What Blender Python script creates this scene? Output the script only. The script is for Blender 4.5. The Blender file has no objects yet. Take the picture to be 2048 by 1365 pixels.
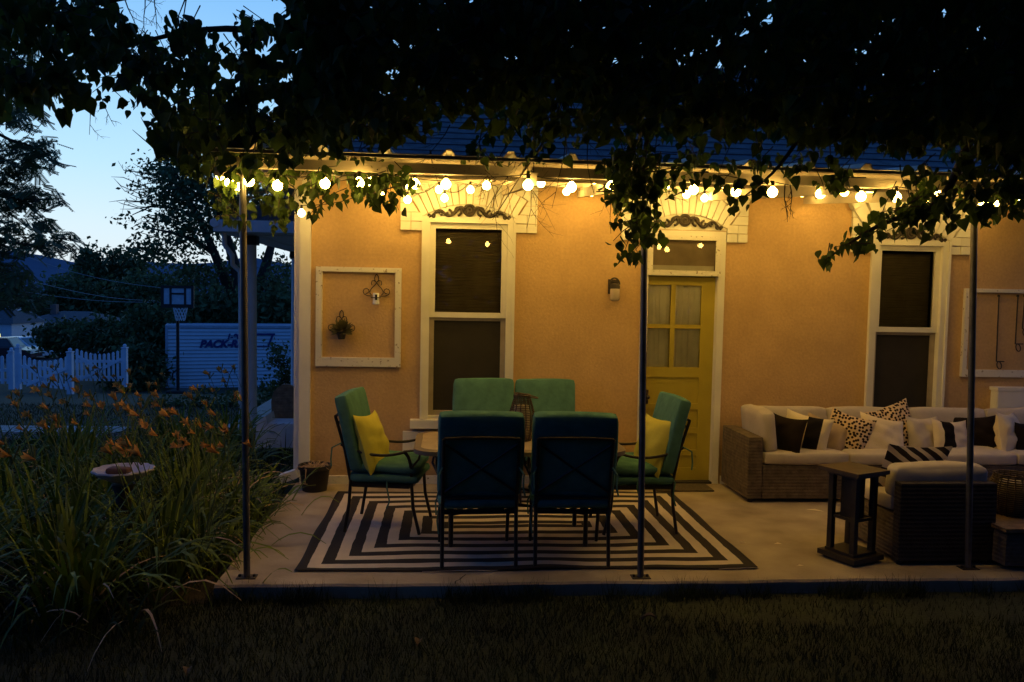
import bpy, math, random
import numpy as np
from mathutils import Vector, Matrix
rnd = random.Random(11)
S = bpy.context.scene
COL = S.collection
R = math.radians
# ---------------------------------------------------------------- camera
F, YAW, PITCH, ROLL, CAMH, CAMD = 1600.0, .0818, -.0568, .0195, 1.8132, 7.6305
FW = Vector((math.sin(YAW)*math.cos(PITCH), math.cos(YAW)*math.cos(PITCH), math.sin(PITCH)))
RT = Vector((math.cos(YAW), -math.sin(YAW), 0))
UP = RT.cross(FW)
R2 = RT*math.cos(ROLL)+UP*math.sin(ROLL)
U2 = UP*math.cos(ROLL)-RT*math.sin(ROLL)
CP = Vector((0, -CAMD, CAMH))
cam = bpy.data.cameras.new('camera'); co = bpy.data.objects.new('camera', cam); COL.objects.link(co)
cam.sensor_width = 36; cam.lens = 36*F/2048; cam.clip_end = 20000; cam.clip_start = .05
M = Matrix((R2, U2, -FW)).transposed().to_4x4(); M.translation = CP; co.matrix_world = M
S.camera = co
def ray(u, v): return FW+R2*((u-1024)/F)+U2*((682.5-v)/F)
def W(u, v, Y=0.0):
    d = ray(u, v); return CP+d*((Y-CP.y)/d.y)
def G(u, v, z=0.0):
    d = ray(u, v); return CP+d*((z-CP.z)/d.z)
# ---------------------------------------------------------------- world: dusk sky
w = bpy.data.worlds.new('World'); S.world = w; w.use_nodes = True
nt = w.node_tree; N = nt.nodes; L = nt.links
bg = N['Background']; bg.inputs[1].default_value = 1.0
sky = N.new('ShaderNodeTexSky'); sky.sky_type = 'NISHITA'; sky.sun_disc = False
sky.sun_elevation = R(-3); sky.sun_rotation = R(-35)
tint = N.new('ShaderNodeMix'); tint.data_type = 'RGBA'; tint.blend_type = 'MULTIPLY'; tint.inputs[0].default_value = 1
L.new(sky.outputs[0], tint.inputs[6]); tint.inputs[7].default_value = (1.2, 3.6, 10.0, 1)
tc = N.new('ShaderNodeTexCoord'); sep = N.new('ShaderNodeSeparateXYZ'); L.new(tc.outputs['Generated'], sep.inputs[0])
rp = N.new('ShaderNodeValToRGB'); L.new(sep.outputs[2], rp.inputs[0])
SKYF = [(0, (.86, .93, 1)), (.07, (.74, .90, 1)), (.14, (.55, .83, 1)), (.21, (.42, .74, 1)), (.33, (.24, .55, .98)), (.6, (.03, .16, .55)), (1, (.008, .07, .30))]
SKYB = [(0, (.022, .10, .36)), (.3, (.028, .125, .46)), (1, (.012, .08, .33))]
def ramp(node, stops):
    c = node.color_ramp; c.elements[0].position = 0; c.elements[0].color = (*stops[0][1], 1); c.elements[1].position = 1; c.elements[1].color = (*stops[-1][1], 1)
    for p_, q_ in stops[1:-1]: c.elements.new(p_).color = (*q_, 1)
ramp(rp, SKYF)
rb = N.new('ShaderNodeValToRGB'); L.new(sep.outputs[2], rb.inputs[0]); ramp(rb, SKYB)
az = N.new('ShaderNodeMapRange'); L.new(sep.outputs[1], az.inputs[0])
az.inputs[1].default_value = .1; az.inputs[2].default_value = .75; az.inputs[3].default_value = 0; az.inputs[4].default_value = 1.0
mul = N.new('ShaderNodeMix'); mul.data_type = 'RGBA'
L.new(az.outputs[0], mul.inputs[0]); L.new(rb.outputs[0], mul.inputs[6]); L.new(rp.outputs[0], mul.inputs[7])
mx = N.new('ShaderNodeMix'); mx.data_type = 'RGBA'; mx.inputs[0].default_value = .95
L.new(tint.outputs[2], mx.inputs[6]); L.new(mul.outputs[2], mx.inputs[7]); L.new(mx.outputs[2], bg.inputs[0])
S.view_settings.view_transform = 'Standard'; S.view_settings.look = 'None'
S.view_settings.exposure = 0; S.view_settings.gamma = 1
S.cycles.use_denoising = True
try: S.cycles.denoiser = 'OPENIMAGEDENOISE'
except Exception: pass
S.cycles.max_bounces = 6; S.cycles.sample_clamp_indirect = 4
BULB = 72.0
# ---------------------------------------------------------------- helpers
MATS = {}
def mat(name, col, rough=.7, metal=0, noise=.15, scale=8, bump=0, bscale=60, spec=.4, trans=0, emit=None, estr=0, coords='Object', col2=None):
    if name in MATS: return MATS[name]
    m = bpy.data.materials.new(name); m.use_nodes = True; MATS[name] = m
    n = m.node_tree.nodes; l = m.node_tree.links; b = n['Principled BSDF']
    b.inputs['Roughness'].default_value = rough; b.inputs['Metallic'].default_value = metal
    b.inputs['Specular IOR Level'].default_value = spec
    t = n.new('ShaderNodeTexCoord')
    nz = n.new('ShaderNodeTexNoise'); nz.inputs['Scale'].default_value = scale; nz.inputs['Detail'].default_value = 6
    l.new(t.outputs[coords], nz.inputs['Vector'])
    r = n.new('ShaderNodeValToRGB'); l.new(nz.outputs['Fac'], r.inputs[0])
    c2 = col2 or tuple(min(1, c*(1+noise)) for c in col); c1 = tuple(c*(1-noise) for c in col) if not col2 else col
    r.color_ramp.elements[0].color = (*c1, 1); r.color_ramp.elements[0].position = .3
    r.color_ramp.elements[1].color = (*c2, 1); r.color_ramp.elements[1].position = .7
    l.new(r.outputs[0], b.inputs['Base Color'])
    if bump:
        nb = n.new('ShaderNodeTexNoise'); nb.inputs['Scale'].default_value = bscale; nb.inputs['Detail'].default_value = 4
        l.new(t.outputs[coords], nb.inputs['Vector'])
        bp = n.new('ShaderNodeBump'); bp.inputs['Strength'].default_value = bump; bp.inputs['Distance'].default_value = .01
        l.new(nb.outputs['Fac'], bp.inputs['Height']); l.new(bp.outputs[0], b.inputs['Normal'])
    if trans: b.inputs['Transmission Weight'].default_value = trans
    if emit:
        b.inputs['Emission Color'].default_value = (*emit, 1); b.inputs['Emission Strength'].default_value = estr
    return m
def nodes_of(m): return m.node_tree.nodes, m.node_tree.links, m.node_tree.nodes['Principled BSDF']

class MB:
    def __init__(s): s.v = []; s.f = []
    def add(s, vs, fs):
        o = len(s.v); s.v += [Vector(p) for p in vs]; s.f += [tuple(i+o for i in f) for f in fs]; return s
    def box(s, a, b, rot=None, piv=None):
        x0, y0, z0 = a; x1, y1, z1 = b
        x0, x1 = min(x0, x1), max(x0, x1); y0, y1 = min(y0, y1), max(y0, y1); z0, z1 = min(z0, z1), max(z0, z1)
        vs = [Vector(p) for p in ((x0,y0,z0),(x1,y0,z0),(x1,y1,z0),(x0,y1,z0),(x0,y0,z1),(x1,y0,z1),(x1,y1,z1),(x0,y1,z1))]
        if rot is not None:
            pv = Vector(piv) if piv else Vector(((x0+x1)/2, (y0+y1)/2, (z0+z1)/2))
            vs = [rot @ (p-pv)+pv for p in vs]
        return s.add(vs, [(3,2,1,0),(4,5,6,7),(0,1,5,4),(1,2,6,5),(2,3,7,6),(3,0,4,7)])
    def rbox(s, c, size, r, n=7, lump=0, seed=0, puff=0):
        h = Vector(size)/2; rr = min(r, min(h)*.98); inn = h-Vector((rr, rr, rr)); g = random.Random(seed)
        ph = [g.uniform(0, 6) for _ in range(6)]
        C = Vector(c)
        for ax in range(3):
            for sg in (-1, 1):
                vs = []
                for i in range(n+1):
                    for j in range(n+1):
                        p = Vector((0, 0, 0)); p[ax] = sg; a, b = (ax+1) % 3, (ax+2) % 3
                        ua, ub = 2*i/n-1, 2*j/n-1
                        ua = math.copysign(abs(ua)**.6, ua); ub = math.copysign(abs(ub)**.6, ub)
                        p[a], p[b] = ua, ub
                        q = Vector((p.x*h.x, p.y*h.y, p.z*h.z))
                        k = Vector([max(-inn[t], min(inn[t], q[t])) for t in range(3)])
                        d = q-k
                        q = k+(d.normalized()*rr if d.length > 1e-9 else d)
                        if puff: q[ax] += sg*puff*(1-ua*ua)*(1-ub*ub)
                        if lump: q += Vector((math.sin(q.y*13+q.z*9+ph[0]), math.sin(q.x*12+q.z*11+ph[1]), math.sin(q.x*10+q.y*14+ph[2])))*lump
                        vs.append(q+C)
                fs = []
                for i in range(n):
                    for j in range(n):
                        f = (i*(n+1)+j, (i+1)*(n+1)+j, (i+1)*(n+1)+j+1, i*(n+1)+j+1)
                        fs.append(f if sg > 0 else f[::-1])
                s.add(vs, fs)
        return s
    def tube(s, pts, r, n=8, r2=None, cap=True):
        pts = [Vector(p) for p in pts]; m = len(pts); rings = []
        prev = None
        for i, p in enumerate(pts):
            t = (pts[min(i+1, m-1)]-pts[max(i-1, 0)])
            t = t.normalized() if t.length > 1e-9 else Vector((0, 0, 1))
            if prev is None:
                a = Vector((0, 0, 1)) if abs(t.z) < .9 else Vector((1, 0, 0)); x = t.cross(a).normalized()
            else:
                x = (prev-t*prev.dot(t)); x = x.normalized() if x.length > 1e-6 else t.orthogonal().normalized()
            prev = x; y = t.cross(x)
            q = r if r2 is None else r+(r2-r)*i/max(1, m-1)
            rings.append([p+(x*math.cos(2*math.pi*k/n)+y*math.sin(2*math.pi*k/n))*q for k in range(n)])
        vs = [p for g in rings for p in g]; fs = []
        for i in range(m-1):
            for k in range(n):
                fs.append((i*n+k, i*n+(k+1) % n, (i+1)*n+(k+1) % n, (i+1)*n+k))
        if cap: fs += [tuple(range(n))[::-1], tuple((m-1)*n+k for k in range(n))]
        return s.add(vs, fs)
    def lathe(s, c, prof, n=24, wav=0, wn=8):
        C = Vector(c); vs = []; fs = []; m = len(prof)
        for r, z in prof:
            for k in range(n):
                a = 2*math.pi*k/n; q = r*(1+wav*math.cos(wn*a)); vs.append(C+Vector((q*math.cos(a), q*math.sin(a), z)))
        for i in range(m-1):
            for k in range(n): fs.append((i*n+k, i*n+(k+1) % n, (i+1)*n+(k+1) % n, (i+1)*n+k))
        fs += [tuple(range(n))[::-1], tuple((m-1)*n+k for k in range(n))]
        return s.add(vs, fs)
    def prism(s, poly, y0, y1):      # poly of (x,z), extruded along y
        n = len(poly)
        vs = [(x, y0, z) for x, z in poly]+[(x, y1, z) for x, z in poly]
        fs = [tuple(range(n)), tuple(range(2*n-1, n-1, -1))]+[(i, i+n, (i+1) % n+n, (i+1) % n) for i in range(n)]
        return s.add(vs, fs)
    def sphere(s, c, r, n=12, sc=(1, 1, 1)):
        prof = [(max(.0005, r*math.sin(math.pi*i/n)), -r*math.cos(math.pi*i/n)) for i in range(n+1)]
        o = len(s.v); s.lathe((0, 0, 0), prof, n*2)
        for i in range(o, len(s.v)):
            p = s.v[i]; s.v[i] = Vector((p.x*sc[0], p.y*sc[1], p.z*sc[2]))+Vector(c)
        return s
    def build(s, name, m, parent=None, smooth=False, local=False, fix=False):
        off = Vector((0, 0, 0))
        if parent is not None and not local:
            p = parent
            while p: off += p.location; p = p.parent
        me = bpy.data.meshes.new(name)
        me.from_pydata([tuple(p-off) for p in s.v], [], s.f); me.update()
        if fix:
            import bmesh
            b = bmesh.new(); b.from_mesh(me); bmesh.ops.recalc_face_normals(b, faces=b.faces); b.to_mesh(me); b.free()
        if smooth:
            for p in me.polygons: p.use_smooth = True
            try: me.set_sharp_from_angle(angle=R(50))
            except Exception: pass
        me.materials.append(m)
        o = bpy.data.objects.new(name, me); COL.objects.link(o)
        if parent is not None: o.parent = parent
        return o
def tag(o, label=None, cat=None, group=None, kind=None):
    if label: o['label'] = label
    if cat: o['category'] = cat
    if group: o['group'] = group
    if kind: o['kind'] = kind
    return o
def empty(name, loc, label, cat, group=None, rz=0):
    o = bpy.data.objects.new(name, None); COL.objects.link(o); o.location = loc; o.rotation_euler = (0, 0, rz); o.empty_display_size = .1
    return tag(o, label, cat, group)
def copy_tree(o, parent=None):
    c = o.copy(); COL.objects.link(c)
    if parent is not None: c.parent = parent
    for ch in list(o.children): copy_tree(ch, c)
    return c
def quadmesh(name, V, nper, m, parent=None, faces=None):    # numpy leaf mesh, V: (k, nper, 3); faces: polygons per leaf
    k = len(V); V = np.asarray(V, float)
    if parent is not None:
        off = Vector((0, 0, 0)); p = parent
        while p: off += p.location; p = p.parent
        V = V-np.array(off)
    faces = faces or [tuple(range(nper))]
    me = bpy.data.meshes.new(name); me.vertices.add(k*nper); me.vertices.foreach_set('co', V.reshape(-1).astype(np.float32))
    li = np.concatenate([np.array(f) for f in faces]); ls = np.array([len(f) for f in faces])
    LI = (np.arange(k)[:, None]*nper+li[None]).reshape(-1).astype(np.int32)
    tot = np.tile(ls, k); st = np.concatenate([[0], np.cumsum(tot)[:-1]]).astype(np.int32)
    me.loops.add(len(LI)); me.loops.foreach_set('vertex_index', LI)
    me.polygons.add(len(tot)); me.polygons.foreach_set('loop_start', st); me.polygons.foreach_set('loop_total', tot.astype(np.int32))
    me.update(calc_edges=True); me.validate(); me.materials.append(m)
    o = bpy.data.objects.new(name, me); COL.objects.link(o)
    if parent is not None: o.parent = parent
    return o
def rotm(rx=0, ry=0, rz=0): return Matrix.Rotation(rz, 3, 'Z') @ Matrix.Rotation(ry, 3, 'Y') @ Matrix.Rotation(rx, 3, 'X')

# ---------------------------------------------------------------- materials
def leafmat(name, c, tr=.25, var=.5):
    m = bpy.data.materials.new(name); m.use_nodes = True; MATS[name] = m
    n, l, b = nodes_of(m)
    t = n.new('ShaderNodeTexCoord'); nz = n.new('ShaderNodeTexNoise'); nz.inputs['Scale'].default_value = 3.0; nz.inputs['Detail'].default_value = 5
    l.new(t.outputs['Object'], nz.inputs['Vector'])
    r = n.new('ShaderNodeValToRGB'); l.new(nz.outputs['Fac'], r.inputs[0])
    r.color_ramp.elements[0].position = .35; r.color_ramp.elements[1].position = .68
    r.color_ramp.elements[0].color = (*[x*(1-var) for x in c], 1); r.color_ramp.elements[1].color = (*[x*(1+var) for x in c], 1)
    l.new(r.outputs[0], b.inputs['Base Color']); b.inputs['Roughness'].default_value = .6; b.inputs['Specular IOR Level'].default_value = .2
    if tr:
        td = n.new('ShaderNodeBsdfTranslucent'); l.new(r.outputs[0], td.inputs[0])
        ms = n.new('ShaderNodeMixShader'); ms.inputs[0].default_value = tr
        l.new(b.outputs[0], ms.inputs[1]); l.new(td.outputs[0], ms.inputs[2]); l.new(ms.outputs[0], n['Material Output'].inputs[0])
    return m
wall_m = mat('stucco_tan', (.55, .36, .175), .9, noise=.10, scale=2.6, bump=.45, bscale=48)
n, l, b = nodes_of(wall_m); t_ = n.new('ShaderNodeTexCoord'); nz = n.new('ShaderNodeTexNoise'); nz.inputs['Scale'].default_value = 38; nz.inputs['Detail'].default_value = 5; l.new(t_.outputs['Object'], nz.inputs['Vector'])
mr = n.new('ShaderNodeMapRange'); mr.inputs[1].default_value = .3; mr.inputs[2].default_value = .7; mr.inputs[3].default_value = .93; mr.inputs[4].default_value = 1.09; l.new(nz.outputs['Fac'], mr.inputs[0])
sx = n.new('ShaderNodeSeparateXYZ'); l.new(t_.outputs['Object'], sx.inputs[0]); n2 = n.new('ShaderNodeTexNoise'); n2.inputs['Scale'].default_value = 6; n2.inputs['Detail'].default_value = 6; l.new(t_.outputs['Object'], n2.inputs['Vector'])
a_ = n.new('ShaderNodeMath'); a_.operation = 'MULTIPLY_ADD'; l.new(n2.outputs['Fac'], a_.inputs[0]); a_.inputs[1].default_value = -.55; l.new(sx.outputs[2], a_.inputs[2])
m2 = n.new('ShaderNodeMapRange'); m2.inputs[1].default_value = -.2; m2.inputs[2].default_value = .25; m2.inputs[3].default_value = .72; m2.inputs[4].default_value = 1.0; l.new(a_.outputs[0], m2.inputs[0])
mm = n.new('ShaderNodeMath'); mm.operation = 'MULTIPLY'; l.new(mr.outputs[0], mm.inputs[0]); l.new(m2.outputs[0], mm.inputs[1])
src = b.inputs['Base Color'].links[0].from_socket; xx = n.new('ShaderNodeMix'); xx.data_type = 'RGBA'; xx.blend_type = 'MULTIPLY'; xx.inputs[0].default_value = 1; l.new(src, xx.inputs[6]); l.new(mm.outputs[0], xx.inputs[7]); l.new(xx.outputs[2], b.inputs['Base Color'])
white_m = mat('white_paint', (.76, .73, .66), .55, noise=.06, scale=5, bump=.08, bscale=40)
oldwhite_m = mat('chipped_white_paint', (.30, .24, .18), .7, scale=26, col2=(.74, .7, .62), bump=.3, bscale=35)
oldwhite_m.node_tree.nodes['Color Ramp'].color_ramp.elements[0].position = .33
oldwhite_m.node_tree.nodes['Color Ramp'].color_ramp.elements[1].position = .40
beam_m = mat('beam_paint', (.50, .42, .33), .7, noise=.12, scale=6, bump=.1)
sheet_m = mat('roof_sheet', (.62, .58, .52), .5, noise=.08)
black_m = mat('black_metal', (.02, .018, .016), .45, metal=.2, noise=.2, spec=.4)
iron_m = mat('wrought_iron', (.035, .026, .02), .6, noise=.3, scale=30, bump=.2, bscale=120)
bronze_m = mat('bronze_frame', (.028, .022, .018), .4, metal=.3, noise=.2, spec=.5)
teal_m = mat('teal_fabric', (.075, .18, .155), .95, noise=.16, scale=14, bump=.4, bscale=19, spec=.1)
yellow_m = mat('yellow_fabric', (.50, .45, .08), .95, noise=.08, scale=10, bump=.4, bscale=17, spec=.1)
beige_m = mat('beige_fabric', (.52, .46, .42), .95, noise=.07, scale=9, bump=.35, bscale=16, spec=.1)
taupe_m = mat('taupe_fabric', (.40, .30, .21), .95, noise=.1, scale=9, bump=.3, bscale=240, spec=.1)
cream_m = mat('cream_fabric', (.78, .66, .47), .95, noise=.05, scale=7, bump=.3, bscale=60, spec=.1)
darkfab_m = mat('dark_fabric', (.018, .013, .011), .95, noise=.2, scale=9, bump=.25, bscale=240, spec=.1)
conc_m = mat('concrete', (.24, .19, .145), .85, scale=2.4, col2=(.46, .38, .29), bump=.25, bscale=45)
pole_m = mat('steel_pole', (.16, .15, .15), .38, metal=.7, noise=.25, scale=12, spec=.5)
door_m = mat('yellow_door_paint', (.42, .34, .04), .5, noise=.08, scale=4, bump=.1, bscale=30)
roof_m = mat('shingles', (.065, .065, .075), .8, noise=.45, scale=9, bump=.3)
lawn_m = mat('lawn', (.012, .017, .006), .95, scale=3, col2=(.032, .040, .013), bump=.6, bscale=60)
road_m = mat('asphalt', (.06, .06, .06), .9, noise=.2)
path_m = mat('path_concrete', (.40, .38, .36), .9, noise=.1)
bark_m = mat('bark', (.05, .038, .028), .9, noise=.4, scale=20, bump=.6, bscale=40)
leaf_m = leafmat('tree_leaf', (.05, .082, .016), .38)
bgleaf_m = leafmat('background_leaf', (.10, .13, .05), .25, .6)
hedge_m = leafmat('hedge_leaf', (.07, .10, .035), .2, .6)
locust_m = leafmat('locust_leaf', (.08, .13, .06), .3, .5)
lily_m = leafmat('lily_leaf', (.105, .145, .012), .2, .5)
flower_m = leafmat('orange_petal', (.62, .29, .07), .35, .35)
stem_m = mat('lily_stem', (.10, .13, .035), .8)
ext_m = mat('white_siding', (.62, .64, .68), .7, noise=.06, scale=2)
gate_m = mat('white_picket_paint', (.62, .66, .74), .7, noise=.08, scale=5)
dead_m = mat('dry_stalks', (.42, .28, .15), .9, noise=.3, scale=30)
pot_m = mat('black_pot', (.02, .017, .015), .6, noise=.3)
dirt_m = mat('garden_soil', (.035, .026, .018), .95, noise=.4, scale=10, bump=.5)
tan_m = mat('tile_top', (.30, .22, .15), .45, scale=12, col2=(.42, .32, .22), bump=.15, bscale=60)
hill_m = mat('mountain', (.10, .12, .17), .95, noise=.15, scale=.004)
wood_m = mat('dark_stained_wood', (.022, .017, .013), .5, noise=.4, scale=12, bump=.2)
grey_m = mat('grey_siding', (.16, .16, .17), .9, noise=.08)
def wickerm(name, c, s=60):
    m = mat(name, c, .7, noise=.35, scale=18)
    n, l, b = nodes_of(m); t = n.new('ShaderNodeTexCoord')
    wv = n.new('ShaderNodeTexWave'); wv.wave_type = 'BANDS'; wv.bands_direction = 'Z'; wv.inputs['Scale'].default_value = s/5.5; wv.inputs['Distortion'].default_value = 2.0; wv.inputs['Detail Scale'].default_value = 6
    l.new(t.outputs['Object'], wv.inputs['Vector'])
    w2 = n.new('ShaderNodeTexChecker'); w2.inputs['Scale'].default_value = s*.35; l.new(t.outputs['Object'], w2.inputs['Vector'])
    ad = n.new('ShaderNodeMath'); ad.operation = 'MULTIPLY_ADD'; l.new(w2.outputs['Fac'], ad.inputs[0]); ad.inputs[1].default_value = .5; l.new(wv.outputs['Fac'], ad.inputs[2])
    bp = n.new('ShaderNodeBump'); bp.inputs['Strength'].default_value = .45; bp.inputs['Distance'].default_value = .009
    l.new(ad.outputs[0], bp.inputs['Height']); l.new(bp.outputs[0], b.inputs['Normal'])
    return m
wicker_m = wickerm('brown_wicker', (.11, .085, .065))
wicker2_m = wickerm('tan_wicker', (.20, .13, .075), 90)
lantwick_m = wickerm('dark_wicker', (.075, .05, .03), 120)
def glass(name, tintc, spec=1.0, rough=.015, opa=.5):
    m = bpy.data.materials.new(name); m.use_nodes = True; MATS[name] = m
    n, l, b = nodes_of(m)
    tr = n.new('ShaderNodeBsdfTransparent'); tr.inputs[0].default_value = (*tintc, 1)
    gl = n.new('ShaderNodeBsdfGlossy'); gl.inputs['Roughness'].default_value = rough; gl.inputs[0].default_value = (1, 1, 1, 1)
    fr = n.new('ShaderNodeFresnel'); fr.inputs[0].default_value = 1.45
    mu = n.new('ShaderNodeMath'); mu.operation = 'MULTIPLY'; mu.inputs[1].default_value = spec; l.new(fr.outputs[0], mu.inputs[0])
    ms = n.new('ShaderNodeMixShader'); l.new(mu.outputs[0], ms.inputs[0]); l.new(tr.outputs[0], ms.inputs[1]); l.new(gl.outputs[0], ms.inputs[2])
    l.new(ms.outputs[0], n['Material Output'].inputs[0]); return m
pane_m = glass('window_glass', (.88, .88, .86), 1.3)
jar_m = glass('jar_glass', (.85, .83, .78), 1.2, .1)
screen_m = mat('insect_screen', (.022, .019, .015), .8)
dark_m = mat('dark_room', (.035, .028, .022), .95)
curtain_m = mat('white_curtain', (.80, .77, .70), .95, noise=.12, scale=6)
bulb_m = bpy.data.materials.new('bulb_glow'); bulb_m.use_nodes = True
n, l, b = nodes_of(bulb_m); e = n.new('ShaderNodeEmission'); e.inputs[0].default_value = (1, .615, .125, 1); e.inputs[1].default_value = BULB
l.new(e.outputs[0], n['Material Output'].inputs[0])

# ---------------------------------------------------------------- setting: ground
GZ = [(-60, -.09), (2, -.09), (9, -.55), (15, -1.08), (22, -2.0), (34, -2.5), (52, -3.2), (90, -4.0), (400, -8), (9000, -60)]
def gz(y):
    for (a, za), (b2, zb) in zip(GZ, GZ[1:]):
        if y <= b2:
            t = max(0, (y-a)/(b2-a)); return za+(zb-za)*t
    return GZ[-1][1]
def ground_at(u, v):      # where the pixel's ray meets the sloping ground
    d = ray(u, v); t = 1.0
    while t < 9000:
        p = CP+d*t
        if p.z <= gz(p.y): return p
        t *= 1.002
    return p
ys = [-40, -20, -10, -6, -4, -2.7, -1, 2, 4, 6, 9, 12, 15, 18, 22, 28, 34, 42, 52, 70, 90, 150, 400, 1500, 9000]
xs = [-9000, -2000, -500, -120, -60, -30, -15, -8, -4, 0, 4, 8, 15, 30, 60, 120, 500, 2000, 9000]
mb = MB(); mb.add([(x, y, gz(y)) for y in ys for x in xs], [(j*len(xs)+i, j*len(xs)+i+1, (j+1)*len(xs)+i+1, (j+1)*len(xs)+i) for j in range(len(ys)-1) for i in range(len(xs)-1)])
tag(mb.build('ground', lawn_m), kind='structure')
mb = MB()   # road beyond the gates
yr = [36, 42, 50, 58]
mb.add([(x, y, gz(y)+.02) for y in yr for x in (-80, -5)], [(2*i, 2*i+1, 2*i+3, 2*i+2) for i in range(3)])
tag(mb.build('road', road_m), kind='structure')
mb = MB(); mb.box((-14, 2.95, -.14), (-4.2, 3.45, -.045)); tag(mb.build('path', path_m), kind='structure')
# bare soil of the flower bed
mb = MB(); mb.add([(-5.2, -3.3, -.085), (-1.42, -2.75, -.085), (-1.42, 0.0, -.085), (-1.6, 2.6, -.12), (-5.0, 2.6, -.12)], [(0, 1, 2, 3, 4)])
tag(mb.build('flower_bed_soil', dirt_m), kind='structure')
# patio slab, slightly worn edge
mb = MB(); PX0, PX1, PY0 = -1.40, 9.0, -2.69
sl = [(PX0+.03*math.sin(i*1.7), PY0+.010*math.sin(i*2.3)) for i in range(2)]
nseg = 60; top = []; bot = []; edge = []
for i in range(nseg+1):
    x = PX0+(PX1-PX0)*i/nseg; yy = PY0+.006*math.sin(i*1.9)+.008*math.sin(i*.6)
    edge.append((x, yy))
vs = []; fs = []
for x, yy in edge: vs += [(x, yy+.012, 0), (x, yy, -.014), (x, yy+.004, -.14), (x, .03, 0)]
for i in range(nseg):
    a = 4*i; b_ = a+4
    fs += [(a, b_, b_+3, a+3), (a+1, b_+1, b_, a), (a+2, b_+2, b_+1, a+1)]
fs += [(0, 3, 2, 1)]
mb.add(vs, fs); mb.add([(PX0, PY0, -.14), (PX0, .03, -.14), (PX0, .03, 0), (PX0, PY0+.012, 0)], [(0, 3, 2, 1)])
tag(mb.build('patio_slab', conc_m), kind='structure')
# mountain ridge
mb = MB(); n_ = 60; vs = []; g = random.Random(3)
for i in range(n_+1):
    x = -9000+i*300; h = 330+70*math.sin(i*.55+1)+30*math.sin(i*1.7)-min(120, max(0, (x+3500)*.05))
    vs += [(x, 7600+200*math.sin(i), -80), (x, 8200, h*.55+20*math.sin(i*2.2)), (x, 8700, h+10*math.sin(i*3.1))]
fs = []
for i in range(n_): fs += [(3*i, 3*i+3, 3*i+4, 3*i+1), (3*i+1, 3*i+4, 3*i+5, 3*i+2)]
mb.add(vs, fs); tag(mb.build('mountain', hill_m, smooth=True), kind='structure')
# lawn blades
g = np.random.default_rng(5)
def blades(n, x0, x1, y0, y1, h, wd, zf):
    x = g.uniform(x0, x1, n); y = g.uniform(y0, y1, n); keep = zf(x, y); x, y = x[keep], y[keep]; n = len(x)
    a = g.uniform(0, 2*np.pi, n); hh = h*g.uniform(.5, 1.3, n); ln = hh*g.uniform(.1, .8, n); b2 = g.uniform(0, 2*np.pi, n)
    z = np.array([gz(q) for q in y])
    V = np.zeros((n, 3, 3)); dx, dy = np.cos(a)*wd, np.sin(a)*wd
    V[:, 0] = np.stack([x-dx, y-dy, z-.005], 1); V[:, 1] = np.stack([x+dx, y+dy, z-.005], 1); V[:, 2] = np.stack([x+np.cos(b2)*ln, y+np.sin(b2)*ln, z+hh], 1)
    return V
def bare(x, y):
    f = np.sin(x*2.3+1)*np.sin(y*3.1+x)+.5*np.sin(x*5.7-y*4)
    dirt = ((x-2.9)/1.3)**2+((y+2.95)/.28)**2 < 1+.4*f
    return (~dirt) | (g.uniform(0, 1, len(x)) < .25)
V = blades(52000, -3.6, 4.6, -4.6, -2.72, .05, .0028, bare)
V3 = blades(5200, -1.45, 6, -2.80, -2.70, .11, .0032, lambda x, y: np.sin(x*5)+np.sin(x*13)+g.uniform(-1, 1, len(x)) > .2)
V4 = blades(4200, -3.4, 4.4, -4.5, -2.8, .10, .0034, lambda x, y: np.sin(x*4.3+y*2)*np.sin(y*6.1-x*3) > .45)
V2 = blades(14000, -11, -2.2, 2.7, 9, .06, .006, lambda x, y: (y > 3.5) | (y < 2.9))
grass_m = leafmat('grass_blade', (.026, .034, .009), .15, .6)
tag(quadmesh('grass', np.concatenate([V, V2, V3, V4]), 3, grass_m), 'short dark lawn grass in front of the patio', 'grass', kind='stuff')
mb = MB(); cp_ = [G(u, v, .0012) for u, v in ((932, 1149), (925, 1154), (920, 1159), (911, 1163), (910, 1168))]
for a_, b_ in zip(cp_, cp_[1:]): mb.add([a_+Vector((-.004, 0, 0)), a_+Vector((.004, 0, 0)), b_+Vector((.005, 0, 0)), b_+Vector((-.004, 0, 0))], [(0, 1, 2, 3)])
tag(mb.build('slab_crack', mat('crack_dark', (.03, .025, .02), .95)), kind='structure')  # thin dark strip drawn along the crack in the slab
# fallen dry leaves on lawn
for (u, v), lb in (((838, 1287), 'curled dry leaf lying on the dark lawn below the rug'), ((376, 1345), 'pale dry leaf lying at the bottom left of the lawn'), ((1297, 1238), 'pale dry leaf lying on the lawn near the slab, right of the middle post')):
    p = G(u, v, -.05); mb = MB(); a = rnd.uniform(0, 3); ax = Vector((math.cos(a), math.sin(a), 0)); ay = Vector((-ax.y, ax.x, 0)); sp = []
    for k in range(7):
        t = k/6; q = p+ax*(.09*(t-.5))+Vector((0, 0, .018*math.sin(t*4))); w_ = .022*math.sin(math.pi*min(1, t*1.05+.03))+.001
        sp += [q+ay*w_+Vector((0, 0, .016)), q, q-ay*w_*.9+Vector((0, 0, .010+.01*t))]
    mb.add(sp, [(3*k, 3*k+1, 3*k+4, 3*k+3) for k in range(6)]+[(3*k+1, 3*k+2, 3*k+5, 3*k+4) for k in range(6)])
    tag(mb.build('dry_leaf', mat('dull_dry_leaf', (.13, .085, .045), .9)), lb, 'leaf', 'dry leaves on the lawn')

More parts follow.
